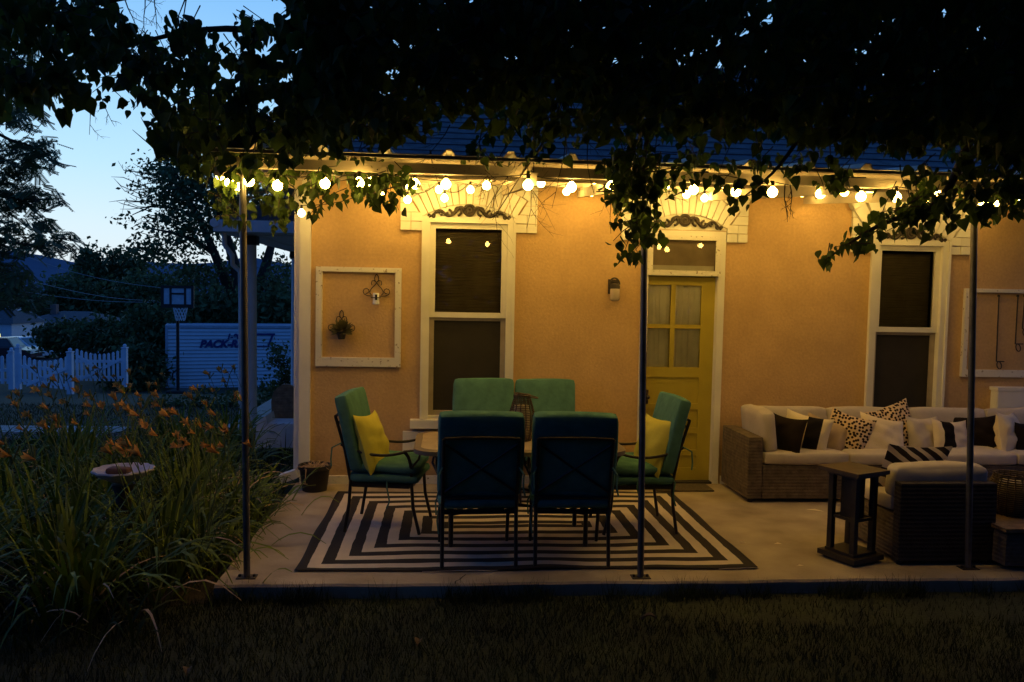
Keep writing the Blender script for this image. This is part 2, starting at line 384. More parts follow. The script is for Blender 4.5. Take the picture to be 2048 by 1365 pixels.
for u, v, lb in ((1556, 1088, 'short pale scrap lying on the concrete right of the rug corner'), (1485, 1086, 'tiny pale scrap on the concrete nearest the rug edge'), (1600, 1132, 'small pale scrap near the slab edge left of the pedestal stand'), (1630, 1021, 'long thin pale straw lying in front of the sofa')):
    p = G(u, v, .004); mb = MB(); a = rnd.uniform(-.9, .9); Ls = .075 if 'straw' in lb else .03; ca, sa = math.cos(a)*Ls, math.sin(a)*Ls; q = .006
    mb.add([(p.x-ca, p.y-sa, .003), (p.x+sa*.2, p.y-ca*.2-q, .006), (p.x+ca, p.y+sa, .004), (p.x-sa*.2, p.y+ca*.2+q, .012)], [(0, 1, 2, 3)]); tag(mb.build('petal_scrap', mat('pale_petal', (.7, .6, .45), .9)), lb, 'scrap', 'fallen scraps on the concrete')
# ---------------------------------------------------------------- house
house = empty('house', (0, 0, 0), 'tan stucco house with white arched window heads and yellow door', 'house')
HX0, HX1, HZ = -1.345, 10.0, 2.98
def opening(u0, u1, vm, vt, vb, um):
    return W(u0, vm).x, W(u1, vm).x, W(um, vb).z, W(um, vt).z
OW1 = opening(845, 1026, 600, 436, 838, 935)
OD = opening(1279, 1442, 700, 462, 962, 1360)
OW2 = opening(1737, 1889, 620, 481, 850, 1810)
OD = (OD[0], OD[1], 0.0, OD[3])
holes = [OW1, OD, OW2]
mb = MB(); x = HX0
for (a, b_, z0, z1) in holes:
    mb.box((x, 0, -.15), (a, .22, HZ))
    mb.box((a, 0, z1), (b_, .22, HZ))
    if z0 > 0: mb.box((a, 0, -.15), (b_, .22, z0))
    x = b_
mb.box((x, 0, -.15), (HX1, .22, HZ))
mb.box((HX0, .22, -.15), (HX0+.22, 11, HZ)); mb.box((HX1-.2, .22, -.15), (HX1, 11, HZ))
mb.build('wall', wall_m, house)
mb = MB(); mb.box((HX0+.25, .6, 0), (HX1-.25, .62, HZ-.05)); mb.build('interior', dark_m, house)
# foundation strip
mb = MB(); mb.box((HX0-.02, -.035, -.14), (OD[0]-.03, -.002, .075)); mb.box((OD[1]+.03, -.035, -.14), (HX1, -.002, .075)); mb.build('foundation', oldwhite_m, house)
# corner board
mb = MB(); mb.box((HX0-.012, -.03, .06), (HX0+.075, -.002, 2.9)); mb.box((HX0-.03, -.03, .06), (HX0-.012, .12, 2.9)); mb.build('corner_board', white_m, house)
# downspout on the corner
mb = MB(); mb.box((HX0-.085, .02, .12), (HX0-.035, .09, 2.9)); mb.box((HX0-.2, -.05, .03), (HX0-.035, .05, .11), rotm(0, -.35, 0)); mb.build('downspout', white_m, house)
# main roof: hip with shingle courses
ez, ey0, ry, rz = 3.02, -.42, 5.4, 5.6
rx0, rx1 = HX0-.45, HX1+.4
vs = []; fs = []
courses = 26
mb = MB()
for i in range(courses):
    t0, t1 = i/courses, (i+1)/courses
    ya, yb = ey0+(ry-ey0)*t0, ey0+(ry-ey0)*t1; za, zb = ez+(rz-ez)*t0, ez+(rz-ez)*t1
    xa, xb = rx0+2.6*t0, rx0+2.6*t1
    mb.add([(xa, ya, za+.009), (rx1, ya, za+.009), (rx1, yb, zb), (xb, yb, zb), (xa, ya, za), (rx1, ya, za)], [(0, 1, 2, 3), (4, 5, 1, 0)])
mb.add([(rx0, ey0, ez), (rx0+2.6, ry, rz), (rx0, 11.3, ez)], [(0, 1, 2)])
mb.add([(rx0+2.6, ry, rz), (rx1, ry, rz), (rx1, 11.3, ez), (rx0, 11.3, ez)], [(0, 1, 2, 3)])
mb.add([(rx0, ey0, ez-.01), (rx1, ey0, ez-.01), (rx1, 11.3, ez-.01), (rx0, 11.3, ez-.01)], [(0, 3, 2, 1)])
rf = mb.build('roof', roof_m, house)
mb = MB(); mb.box((rx0+.01, ey0-.03, ez-.16), (rx1, ey0-.005, ez+.015)); mb.box((rx0-.03, ey0-.03, ez-.16), (rx0+.005, 11, ez+.015)); mb.build('fascia', white_m, rf)
p = W(548, 285, .6); mb = MB(); mb.tube([(p.x, .6, ez), (p.x, .6, p.z+.1)], .05, 12); mb.build('vent_pipe', white_m, rf, True)

def arch(cx, x0, x1, zs, zc, uw, name='window_arch'):
    """white painted brick arch: x0..x1 spring points at zs, crown at zc; outer ring and side blocks"""
    half = (x1-x0)/2; rise = zc-zs; Rr = (half*half+rise*rise)/(2*rise); cz = zc-Rr
    a0 = math.asin(half/Rr); mb = MB(); g = random.Random(int(cx*100))
    # inner ring of voussoirs
    nv = 15; d1 = .20
    for i in range(nv):
        t0, t1 = -a0+2*a0*i/nv+.005, -a0+2*a0*(i+1)/nv-.005
        P = [(cx+math.sin(t)*r, cz+math.cos(t)*r) for r, t in ((Rr, t0), (Rr, t1), (Rr+d1, t1), (Rr+d1, t0))]
        mb.prism(P, -.032+g.uniform(0, .003), .0)
    # outer ring: alternating projecting bricks
    a1 = a0*1.02; nv = 17
    for i in range(nv):
        t0, t1 = -a1+2*a1*i/nv+.003, -a1+2*a1*(i+1)/nv-.003
        P = [(cx+math.sin(t)*r, cz+math.cos(t)*r) for r, t in ((Rr+d1+.004, t0), (Rr+d1+.004, t1), (Rr+d1+.145, t1), (Rr+d1+.145, t0))]
        mb.prism(P, -.06 if i % 2 == 0 else -.022, .0)
    # top label band
    nv = 18
    for i in range(nv):
        t0, t1 = -a1+2*a1*i/nv, -a1+2*a1*(i+1)/nv
        P = [(cx+math.sin(t)*r, cz+math.cos(t)*r) for r, t in ((Rr+d1+.15, t0), (Rr+d1+.15, t1), (Rr+d1+.205, t1), (Rr+d1+.205, t0))]
        mb.prism(P, -.075, .0)
    # side blocks (stepped quoins)
    for sgn, xe in ((-1, x0), (1, x1)):
        out = xe+sgn*uw; dz = .085; zb = zs-.13
        for k in range(5):
            z0 = zb+k*dz; z1 = z0+dz-.006
            if k < 2:
                mid = xe+sgn*uw*.52
                mb.box((min(xe, mid)+.003, -.03-(.008 if k else 0), z0), (max(xe, mid)-.003, 0, z1)); mb.box((min(mid, out)+.003, -.04+(.008 if k else 0), z0), (max(mid, out)-.003, 0, z1))
            else:
                # cut so the blocks follow the slanted skewback
                rr = (z0+dz/2-cz)/math.cos(a0); xi = cx+sgn*math.tan(a0)*(z0-cz)+sgn*.012; xi2 = cx+sgn*math.tan(a0)*(z1-cz)+sgn*.012
                P = [(xi, z0), (out, z0), (out, z1), (xi2, z1)]
                mb.prism(P, -.034, 0)
        zt = zb+5*dz
        xi = cx+sgn*math.tan(a0)*(zt-cz)+sgn*.012
        mb.prism([(xi, zt), (out+sgn*.02, zt), (out+sgn*.02, zt+.055), (xi+sgn*.03, zt+.055)], -.075, 0)
    mb.build(name, white_m, house, fix=True)
    # tympanum panel
    P = [(x0, zs-.02)]+[(cx+math.sin(-a0+2*a0*i/20)*(Rr-.002), cz+math.cos(-a0+2*a0*i/20)*(Rr-.002)) for i in range(21)]+[(x1, zs-.02)]
    mb = MB(); mb.prism(P, -.010, .0); o = mb.build('tympanum', white_m, house, fix=True)
    # scroll ornament: rosette with two running scrolls
    mb = MB(); k = half*.86; zc0 = zs+rise*.50
    def spiral(cx_, cz_, r0, a_s, turns, sgn, n=22):
        return [(cx_+sgn*math.cos(a_s+turns*2*math.pi*i/n)*r0*(1-.75*i/n), cz_+math.sin(a_s+turns*2*math.pi*i/n)*r0*(1-.75*i/n)) for i in range(n+1)]
    Y = -.026
    for sgn in (-1, 1):
        wave = []
        for i in range(33):
            t = i/32; xx = cx+sgn*(.05+t*(k-.05)); amp = rise*.34*(1-.5*t)
            zz = zc0-.012-rise*.20*t*t*1.7+amp*math.sin(t*4.2*math.pi*.75+.6)
            wave.append((xx, Y, zz))
        mb.tube(wave, .019, 8, .010)
        for t, up_, r0 in ((.19, -1, .046), (.45, 1, .038), (.68, -1, .028), (.88, 1, .02), (1.0, -1, .016)):
            xx = cx+sgn*(.05+t*(k-.05)); zz = zc0-.012-rise*.20*t*t*1.7+(-.012*up_ if t < .9 else 0)
            mb.tube([(a, Y-.004, b_) for a, b_ in spiral(xx, zz, r0, math.pi/2*up_, .95*up_, sgn)], .015*(1-.4*t), 6)
    o1 = len(mb.v); mb.lathe((0, 0, 0), [(.004, .0), (.016, .012), (.03, .008), (.044, .02), (.058, .016), (.062, 0)], 24)
    for i in range(o1, len(mb.v)):
        q = mb.v[i]; mb.v[i] = Vector((cx+q.x, -.014-q.z, zc0+.006+q.y))
    mb.build('scroll_ornament', iron_m, house, True, fix=True)

def window(op, vrail, um, seed, hidden_low=False):
    x0, x1, z0, z1 = op; rail = W(um, vrail).z
    fr = MB(); c = .065
    fr.box((x0-.005, -.035, z0), (x0+c, .10, z1)); fr.box((x1-c, -.035, z0), (x1+.005, .10, z1)); fr.box((x0+c, -.033, z1-c*.8), (x1-c, .10, z1))
    fr.box((x0+c, -.0, z0), (x1-c, .10, z0+.03))
    fr.box((x0-.012, -.05, z0), (x0+.012, -.036, z1)); fr.box((x1-.012, -.05, z0), (x1+.012, -.036, z1))
    wd = fr.build('window', white_m, house)
    a, b_ = x0+c, x1-c; s = .052
    us = MB(); us.box((a, .004, rail), (a+s, .045, z1-c*.8)); us.box((b_-s, .004, rail), (b_, .045, z1-c*.8)); us.box((a+s, .004, z1-c*.8-s), (b_-s, .045, z1-c*.8)); us.box((a+s, .002, rail), (b_-s, .045, rail+.05))
    us.build('upper_sash', white_m, wd)
    ls = MB(); ls.box((a, .03, z0+.03), (a+s*.9, .07, rail-.002)); ls.box((b_-s*.9, .03, z0+.03), (b_, .07, rail-.002)); ls.box((a+s*.9, .03, z0+.03), (b_-s*.9, .07, z0+.03+.045)); ls.box((a+s*.9, .03, rail-.03), (b_-s*.9, .07, rail-.002))
    ls.build('lower_sash', mat('grey_screen_frame', (.34, .29, .24), .6), wd)
    mb = MB(); mb.add([(a+s, .025, rail+.05), (b_-s, .022, rail+.05), (b_-s, .025, z1-c*.8-s), (a+s, .028, z1-c*.8-s)], [(0, 1, 2, 3)]); mb.build('pane', pane_m, wd)
    mb = MB(); mb.add([(a+s*.9, .05, z0+.075), (b_-s*.9, .05, z0+.075), (b_-s*.9, .05, rail-.03), (a+s*.9, .05, rail-.03)], [(0, 1, 2, 3)]); mb.build('screen', screen_m, wd)
    mb = MB(); nb = 30
    for i in range(nb):
        q0 = rail+.05+(z1-.12-rail-.05)*i/nb; mb.box((a+.02, .14, q0), (b_-.02, .155, q0+(z1-.12-rail-.05)/nb-.004), rotm(.35, 0, 0))
    mb.build('blind', mat('dark_blind', (.17, .14, .09), .9), wd)
    mb = MB(); mb.box((x0-.10, -.10, z0-.082), (x1+.10, .02, z0-.002)); mb.build('sill', white_m, wd)
window(OW1, 636, 935, 1)
window(OW2, 665, 1810, 2)
def archat(uc, op, vs_, vc, uL, ubl):
    x0, x1 = op[0]-.01, op[1]+.01; zs = W(uc, vs_).z; zc = W(uc, vc).z
    arch((x0+x1)/2, x0, x1, zs, zc, .205)
archat(935, OW1, 436, 409, 0, 0); archat(1360, OD, 456, 428, 0, 0); archat(1810, OW2, 481, 455, 0, 0)
# block under the left window sill
p0, p1 = W(806, 862), W(1020, 905); mb = MB(); mb.box((p0.x, -.045, p1.z), (p1.x, 0, p0.z)); mb.build('sill_block', white_m, house)

# door with frame and transom
x0, x1, _, z1 = OD
ztl, ztr = W(1360, 552).z, W(1360, 470).z
mb = MB(); c = .062
mb.box((x0-.004, -.03, .0), (x0+c, .14, z1)); mb.box((x1-c, -.03, .0), (x1+.004, .14, z1)); mb.box((x0+c, -.028, z1-.05), (x1-c, .14, z1)); mb.box((x0+c, -.005, ztl), (x1-c, .14, ztl+.05))
df = mb.build('door_frame', white_m, house)
a, b_ = x0+c, x1-c
tz0, tz1 = ztl+.0, z1-.05; s = .05     # storm panel over the transom
mb = MB(); mb.box((a-.015, -.045, tz0), (a+s-.015, -.031, tz1)); mb.box((b_-s+.015, -.045, tz0), (b_+.015, -.031, tz1)); mb.box((a+s-.015, -.045, tz1-.04), (b_-s+.015, -.031, tz1)); mb.box((a+s-.015, -.045, tz0), (b_-s+.015, -.031, tz0+.05))
for q in (a+.06, (a+b_)/2, b_-.06): mb.box((q-.02, -.05, tz0+.012), (q+.02, -.0455, tz0+.024))
tw = mb.build('transom_window', oldwhite_m, house)
mb = MB(); mb.add([(a+s-.015, -.036, tz0+.05), (b_-s+.015, -.036, tz0+.05), (b_-s+.015, -.034, tz1-.04), (a+s-.015, -.034, tz1-.04)], [(0, 1, 2, 3)]); mb.build('pane', pane_m, tw)
mb = MB(); mb.box((a, .05, tz0+.05), (b_, .06, tz1)); mb.build('backing', mat('transom_board', (.42, .33, .24), .9), tw)
mb = MB(); mb.box((a+.03, .02, tz0+.05), (b_-.03, .045, tz0+.10)); mb.build('bar', white_m, tw)
# leaf
dz1 = ztl-.005; dy0, dy1 = .05, .09
pw = [W(1293, 570).x, W(1346, 570).x, W(1355, 570).x, W(1407, 570).x]; pz = [W(1360, 736).z, W(1360, 658).z, W(1360, 650).z, W(1360, 571).z]
mb = MB()
mb.box((a, dy0, .02), (pw[0], dy1, dz1)); mb.box((pw[3], dy0, .02), (b_, dy1, dz1)); mb.box((pw[0], dy0, pz[3]), (pw[3], dy1, dz1))
mb.box((pw[1], dy0, pz[0]), (pw[2], dy1, pz[3])); mb.box((pw[0], dy0+.004, pz[1]), (pw[1], dy1, pz[2])); mb.box((pw[2], dy0+.004, pz[1]), (pw[3], dy1, pz[2]))
mb.box((pw[0], dy0, pz[0]-.10), (pw[3], dy1, pz[0]))
zt = pz[0]-.10; cuts = [zt, zt-.26, zt-.50, zt-.72]
mb.box((pw[0], dy0+.015, .02), (pw[3], dy1, zt))
for q in cuts[1:]: mb.box((pw[0], dy0, q-.055), (pw[3], dy0+.0148, q))
mb.box((pw[0], dy0, .02), (pw[3], dy0+.0148, .14))
dr = mb.build('door', door_m, house)
for i in (0, 2):
    for j in (0, 2):
        mb = MB(); mb.add([(pw[i], dy0+.018, pz[j]), (pw[i+1], dy0+.018, pz[j]), (pw[i+1], dy0+.018, pz[j+1]), (pw[i], dy0+.018, pz[j+1])], [(0, 1, 2, 3)]); mb.build('pane', pane_m, dr)
vs = []; nn = 40
for i in range(nn+1):
    xx = pw[0]-.01+(pw[3]-pw[0]+.02)*i/nn; yy = dy0+.036+.008*math.sin(i*1.1)+.004*math.sin(i*2.7)
    vs += [(xx, yy, pz[0]-.02), (xx, yy, pz[3]+.02)]
mb = MB(); mb.add(vs, [(2*i, 2*i+2, 2*i+3, 2*i+1) for i in range(nn)]); mb.build('curtain', curtain_m, dr, True)
mb = MB(); q = W(1277+8, 795); mb.box((a+.012, dy0-.008, q.z-.07), (a+.05, dy0, q.z+.07)); mb.sphere((a+.032, dy0-.04, q.z), .024, 8); mb.build('handle', iron_m, dr, True)
mb = MB(); mb.box((a, -.04, .002), (b_, .1, .02)); mb.build('threshold', dark_m, df)

# side porch
porch_m = mat('porch_white', (.56, .56, .58), .7, noise=.06)
py = 3.9; c1 = W(502, 600, py); c2 = W(591, 600, 8.2); ztop = W(502, 472, py).z
pe = W(432, 455, 3.4); ze = pe.z
mb = MB(); nC = 8
for i in range(nC):
    t0, t1 = i/nC, (i+1)/nC
    xa, xb = pe.x+(HX0-pe.x)*t0, pe.x+(HX0-pe.x)*t1; za, zb = ze+.10+.55*t0, ze+.10+.55*t1
    mb.add([(xa, 3.3, za+.02), (xb, 3.3, zb), (xb, 10.5, zb), (xa, 10.5, za+.02), (xa, 3.3, za), (xa, 10.5, za)], [(0, 1, 2, 3), (4, 0, 3, 5)])
mb.add([(pe.x, 3.3, ze+.1), (HX0, 3.3, ze+.1), (HX0, 3.3, ze+.65)], [(0, 1, 2)])
sp = mb.build('side_porch', roof_m, house)
mb = MB(); mb.box((pe.x, 3.27, ze-.06), (HX0-.02, 10.5, ze+.095)); mb.build('soffit', porch_m, sp)
mb = MB(); mb.box((c1.x-.09, 3.75, ztop), (c1.x+.09, 10.4, ze-.07)); mb.box((c1.x+.09, 3.78, ztop+.02), (HX0, 3.98, ze-.07)); mb.build('beam', porch_m, sp)
for (cx, cy) in ((c1.x, py), (c2.x, 8.2)):
    mb = MB(); mb.lathe((cx, cy, -.3), [(.11, 0), (.11, .12), (.085, .16), (.08, 1.2), (.075, ztop+.3-.13)], 20); cl = mb.build('column', porch_m, sp, True)
    mb = MB(); mb.box((cx-.095, cy-.095, ztop-.13), (cx+.095, cy+.095, ztop-.004)); mb.build('capital', black_m, cl)
mb = MB(); mb.tube([(pe.x+.05, 3.6, ze-.0), (pe.x+.06, 3.6, ze-.22), (pe.x+.16, 3.6, ze-.36), (c1.x-.2, 3.7, ze-.48), (c1.x-.11, 3.75, ze-.58), (c1.x-.10, 3.75, ze-1.0), (c1.x-.10, 3.75, -.2)], .034, 10); mb.tube([(pe.x+.02, 3.25, ze+.05), (pe.x+.02, 10.4, ze+.05)], .06, 10); mb.build('downspout', porch_m, sp, True)
mb = MB(); mb.box((c1.x-.3, 3.6, -.6), (HX0-.02, 10.4, -.08)); mb.build('deck', path_m, sp)

# ---------------------------------------------------------------- patio cover
pc = empty('patio_cover', (0, -2.6, 0), 'patio roof of ribbed sheet on a beam and three thin steel posts', 'patio cover')
BY = -2.63
bl, br_ = W(432, 343, BY), W(2260, 385, BY); bz1 = W(1000, 333, BY).z; bz0 = W(1000, 353, BY).z
tl = -.004
def beamz(x): return 0.0 + .006*(x-.5)*0
mb = MB(); mb.box((bl.x, BY-.022, bz0), (br_.x, BY+.022, bz1)); mb.build('beam', beam_m, pc)
SX0, SX1 = bl.x-.02, br_.x
zf = W(1000, 315, -2.78).z+.0; zb = 2.92; pitch = .372; top_h = .036
prof = []
x = SX0
while x < SX1:
    prof += [(x, 0), (x+.014+.018, top_h), (x+.014+.05, top_h), (x+.014+.068, 0)]
    x += pitch
off = W(770, 310, -2.78).x; sh = ((off-.04)-SX0) % pitch
prof = [(SX0-.01, 0)]+[(a+sh, q) for a, q in prof]
vs = []; fs = []
for k, (Y, Z) in enumerate(((-2.78, zf), (-1.4, (zf+zb)/2+.003), (-.01, zb))):
    vs += [(a, Y, Z+q) for a, q in prof]
n_ = len(prof)
for k in range(2):
    for i in range(n_-1): fs.append((k*n_+i, k*n_+i+1, (k+1)*n_+i+1, (k+1)*n_+i))
mb = MB(); mb.add(vs, fs); so = mb.build('roof_sheet', sheet_m, pc)
md = so.modifiers.new('thickness', 'SOLIDIFY'); md.thickness = .004; md.offset = 1
def sz(Y): return zf+(zb-zf)*(Y+2.78)/2.77
mb = MB(); mb.box((SX0, -2.785, zf-.022), (SX1, -2.765, zf-.004)); mb.build('drip_edge', mat('grey_drip_edge', (.12, .11, .1), .6), pc)
for Y in (-2.35, -1.3, -.25):
    mb = MB(); mb.box((SX0, Y-.02, sz(Y)-.075), (SX1, Y+.02, sz(Y)-.006)); mb.build('purlin', beam_m, pc)
xr = SX0+.05
for xr in (SX0+.05, W(905, 330, -2.5).x+.5, W(1282, 330, -2.5).x, W(1640, 330, -2.5).x, W(1940, 330, -2.5).x):
    mb = MB(); A = Vector((xr, -2.70, sz(-2.7)-.115)); B = Vector((xr, -.03, sz(-.03)-.115)); d = .019
    mb.add([(xr-d, A.y, A.z-.045), (xr+d, A.y, A.z-.045), (xr+d, A.y, A.z+.035), (xr-d, A.y, A.z+.035), (xr-d, B.y, B.z-.045), (xr+d, B.y, B.z-.045), (xr+d, B.y, B.z+.035), (xr-d, B.y, B.z+.035)], [(0, 1, 2, 3), (7, 6, 5, 4), (0, 4, 5, 1), (1, 5, 6, 2), (2, 6, 7, 3), (3, 7, 4, 0)])
    mb.build('rafter', beam_m, pc)
for (ut, vt), (ub, vb) in (((485, 352), (494, 1155)), ((1290, 358), (1281, 1155)), ((1950, 380), (1936, 1137))):
    b0 = G(ub, vb, 0); t0 = W(ut, vt, BY+.03); t0.z = bz0
    b0.z = .006
    mb = MB(); mb.tube([b0, b0.lerp(t0, .5), t0], .021, 14); po = mb.build('post', pole_m, pc, True)
    mb = MB(); mb.box((b0.x-.06, b0.y-.04, .001), (b0.x+.06, b0.y+.04, .006))
    for q in (-.044, .044): mb.tube([(b0.x+q, b0.y, .006), (b0.x+q, b0.y, .02)], .009, 6)
    mb.build('base_plate', iron_m, po)

# ---------------------------------------------------------------- string lights
def string_light(pts, Y, label, r, sag=.02, head=None, tail=None, dead=()):
    P = [W(u, v, Y[i % len(Y)] if isinstance(Y, tuple) else Y) for i, (u, v) in enumerate(pts)]
    P.sort(key=lambda q: q.x)
    t = empty('string_light', P[0], label, 'string lights', 'warm globe string lights under the patio roof')
    tops = [p+Vector((0, 0, r+.024)) for p in P]
    mb = MB(); path = []
    if head: path.append(Vector(head))
    for a, b_ in zip(tops, tops[1:]):
        n_ = 6
        for i in range(n_):
            q = a.lerp(b_, i/n_); q = q+Vector((0, 0, -sag*math.sin(math.pi*i/n_)+.012)); path.append(q)
    path.append(tops[-1]+Vector((0, 0, .012)))
    if tail: path.append(Vector(tail))
    mb.tube(path, .0035, 5); mb.build('wire', black_m, t)
    for i, p in enumerate(P):
        mb = MB(); prof = [(max(.0004, r*math.sin(math.pi*k/10)), -r*math.cos(math.pi*k/10)) for k in range(9)]+[(.012, r*.98), (.011, r+.004)]
        mb.lathe(p, prof, 14)
        bo = mb.build('bulb', bulb_m if i not in dead else jar_m, t, True)
        mb = MB(); mb.tube([p+Vector((0, 0, r+.0045)), p+Vector((0, 0, r+.04))], .013, 8, .011); mb.build('socket', black_m, bo, True)
front = [(498, 363), (555, 372), (650, 368), (718, 367), (830, 369), (892, 369), (1056, 371), (1143, 375), (1222, 374), (1309, 380), (1387, 380), (1472, 384), (1545, 385), (1641, 388), (1722, 394), (1792, 395), (1880, 390), (1967, 405), (2065, 408), (2160, 410)]
midr = [(536, 354), (581, 334), (626, 334), (741, 364), (807, 372), (986, 357), (973, 372), (1082, 367), (1137, 357), (1189, 360), (1332, 371), (1395, 366), (1445, 368), (1498, 368), (1554, 371), (1689, 385), (1741, 386), (1783, 384), (1945, 401), (2040, 402)]
back = [(603, 427), (761, 389), (815, 400), (878, 380), (889, 397), (941, 380), (1029, 372), (1133, 384), (1183, 386), (1250, 392), (1373, 390), (1409, 397), (1452, 388), (1604, 387), (1660, 395), (1760, 398), (1850, 402), (1990, 408)]
string_light(front, (-2.70, -2.54, -2.54), 'string of the largest globe bulbs hanging along the front beam', .031)
string_light(midr, -1.2, 'string of half hidden bulbs tucked up under the middle of the patio roof', .033, sag=.03, dead=(6,))
string_light(back, -.34, 'string of smallest bulbs hanging lowest along the house wall', .033, sag=.05)
string_light([(440, 352), (458, 366), (470, 372), (482, 375)], -2.55, 'short bunch of bulbs wound round the top of the left post', .026, sag=.01)

# ---------------------------------------------------------------- things on the wall
def flatframe(u0, v0, u1, v1, wd, name, label):
    A, B = W(u0, v0, -.03), W(u1, v1, -.03); t = empty(name, ((A.x+B.x)/2, -.001, B.z), label, 'frame', 'old white window frames hung on the wall')
    for nm, a, b_ in (('stile', (A.x, B.z), (A.x+wd, A.z)), ('stile', (B.x-wd, B.z), (B.x, A.z)), ('rail', (A.x+wd, A.z-wd*.8), (B.x-wd, A.z)), ('rail', (A.x+wd, B.z), (B.x-wd, B.z+wd*1.5))):
        mb = MB(); y0 = -.038 if nm == 'stile' else -.036
        mb.box((a[0], y0, a[1]), (b_[0], -.002, b_[1])); mb.box((a[0]+.003, y0-.002, a[1]+.003), (b_[0]-.003, y0-.0001, b_[1]-.003))
        mb.build(nm, oldwhite_m, t)
    return t
flatframe(632, 533, 801, 735, .058, 'old_window_frame', 'weathered empty white frame hanging left of the left window')
flatframe(1931, 577, 2180, 757, .048, 'old_window_frame', 'weathered white frame with iron hooks at the right edge of the wall')
def sconce(u, v, label, ring=True):
    c = W(u, v, -.02); s = .0046; t = MB(); Y = -.014
    def P(L_): return [(c.x+a*s, Y, c.z+b_*s) for a, b_ in L_]
    for sg in (-1, 1):
        t.tube(P([(0, 32), (sg*3, 28), (sg*4, 23), (sg*3, 18), (0, 15)]), .0045, 6)
        t.tube(P([(0, 15), (sg*5, 19), (sg*9, 18), (sg*10.5, 13), (sg*9, 9)]), .0045, 6)
        t.tube(P([(0, 14), (sg*4, 9), (sg*9, 4), (sg*13, -2), (sg*13.5, -7), (sg*10, -11)]), .0045, 6)
        t.tube(P([(0, -12), (sg*8, -13), (sg*18, -12.5), (sg*25, -9), (sg*27, -4), (sg*25, 1), (sg*20, 2.5), (sg*16, 0), (sg*15, -4), (sg*18, -7), (sg*22, -8)]), .0045, 6)
    t.tube([(c.x, Y, c.z-12*s), (c.x, Y-.06, c.z-18*s), (c.x, Y-.07, c.z-22*s)], .005, 6)
    t.tube([(c.x+math.cos(k*math.pi/8)*.045, Y-.065+math.sin(k*math.pi/8)*.045, c.z-16*s) for k in range(17)], .0045, 6)
    return tag(t.build('wall_sconce', iron_m, None, True), label, 'sconce', 'black iron scroll sconces in the left frame')
sconce(753, 580, 'black iron scroll sconce holding the white security camera')
sconce(683, 652, 'black iron scroll sconce lower down, mostly hidden behind its small plant')
c = W(752, 598, -.085); t = empty('security_camera', c-Vector((0, 0, .05)), 'white cylindrical security camera sitting in the upper iron sconce', 'camera')
mb = MB(); mb.lathe(c, [(.028, -.052), (.031, -.048), (.031, -.03), (.029, -.027), (.029, .048), (.024, .054)], 24); mb.build('body', mat('camera_white', (.8, .8, .8), .35), t, True)
mb = MB(); mb.box((c.x-.010+.004, c.y-.033, c.z-.012), (c.x+.014, c.y-.024, c.z+.04)); mb.build('lens_panel', black_m, t)
c = W(683, 665, -.085); t = empty('potted_plant', c-Vector((0, 0, .06)), 'small bushy plant in a black pot in the lower iron sconce', 'plant')
mb = MB(); mb.lathe(c, [(.03, -.065), (.045, -.0), (.048, .004)], 18); mb.build('pot', pot_m, t, True)
V = []
for i in range(190):
    a = rnd.uniform(0, 6.28); e_ = rnd.uniform(-.35, 1.3); d = Vector((math.cos(a)*math.cos(e_), math.sin(a)*math.cos(e_)*.6, math.sin(e_)))
    b0 = Vector(c)+Vector((0, 0, .01))+d*.02; L_ = rnd.uniform(.05, .115); sd = d.orthogonal().normalized()*.011; tip = b0+d*L_; mid = b0+d*L_*.55
    V.append([b0, mid+sd, tip, mid-sd])
quadmesh('foliage', np.array([[list(q) for q in p] for p in V]), 4, leafmat('plant_leaf', (.09, .085, .04), .1), t)
# three iron hooks in the right frame
for (u, v0, v1), lb in (((1998, 592, 735), 'long iron hook with a ring, leftmost and lowest in the right frame'), ((2036, 592, 700), 'shorter iron hook in the right frame, second from the left'), ((2050, 592, 670), 'shortest iron hook at the photo edge in the right frame')):
    A, B = W(u, v0, -.02), W(u-6, v1, -.02); mb = MB()
    mb.tube([A, B+Vector((0, 0, .06))], .006, 6)
    mb.tube([B+Vector((0, 0, .06)), B+Vector((.07, -.02, .06))], .006, 6)
    mb.tube([B+Vector((.018+math.cos(k*math.pi/8)*.024, -.02+math.sin(k*math.pi/8)*.01, .022+math.sin(k*math.pi/8)*.036)) for k in range(17)], .005, 6)
    mb.lathe(A+Vector((0, .004, 0)), [(.012, -.01), (.012, .01)], 8)
    tag(mb.build('iron_hook', iron_m, None, True), lb, 'hook', 'iron hooks hanging in the right frame')
# wall lamp beside the door
c = W(1230, 578, -.09); t = empty('wall_lamp', (c.x, 0, c.z), 'unlit jar lamp with dark hoop bracket on the wall left of the door', 'wall lamp')
mb = MB(); mb.tube([(c.x+math.cos(k*math.pi/12)*.05, -.06, c.z+.04+math.sin(k*math.pi/12)*.062) for k in range(13)], .008, 8); mb.lathe((c.x, -.09, c.z+.0), [(.047, 0), (.049, .02), (.04, .045), (.012, .05)], 20); mb.tube([(c.x, -.004, c.z+.03), (c.x, -.09, c.z+.04)], .015, 8)
mb.box((c.x-.05, -.012, c.z-.05), (c.x+.05, -.001, c.z+.09)); mb.build('bracket', iron_m, t, True)
mb = MB(); mb.lathe((c.x, -.09, c.z), [(.025, -.118), (.043, -.108), (.047, -.09), (.047, -.006), (.044, .0)], 20); mb.build('glass_shade', mat('frosted_jar', (.46, .38, .29), .25, spec=.6), t, True)
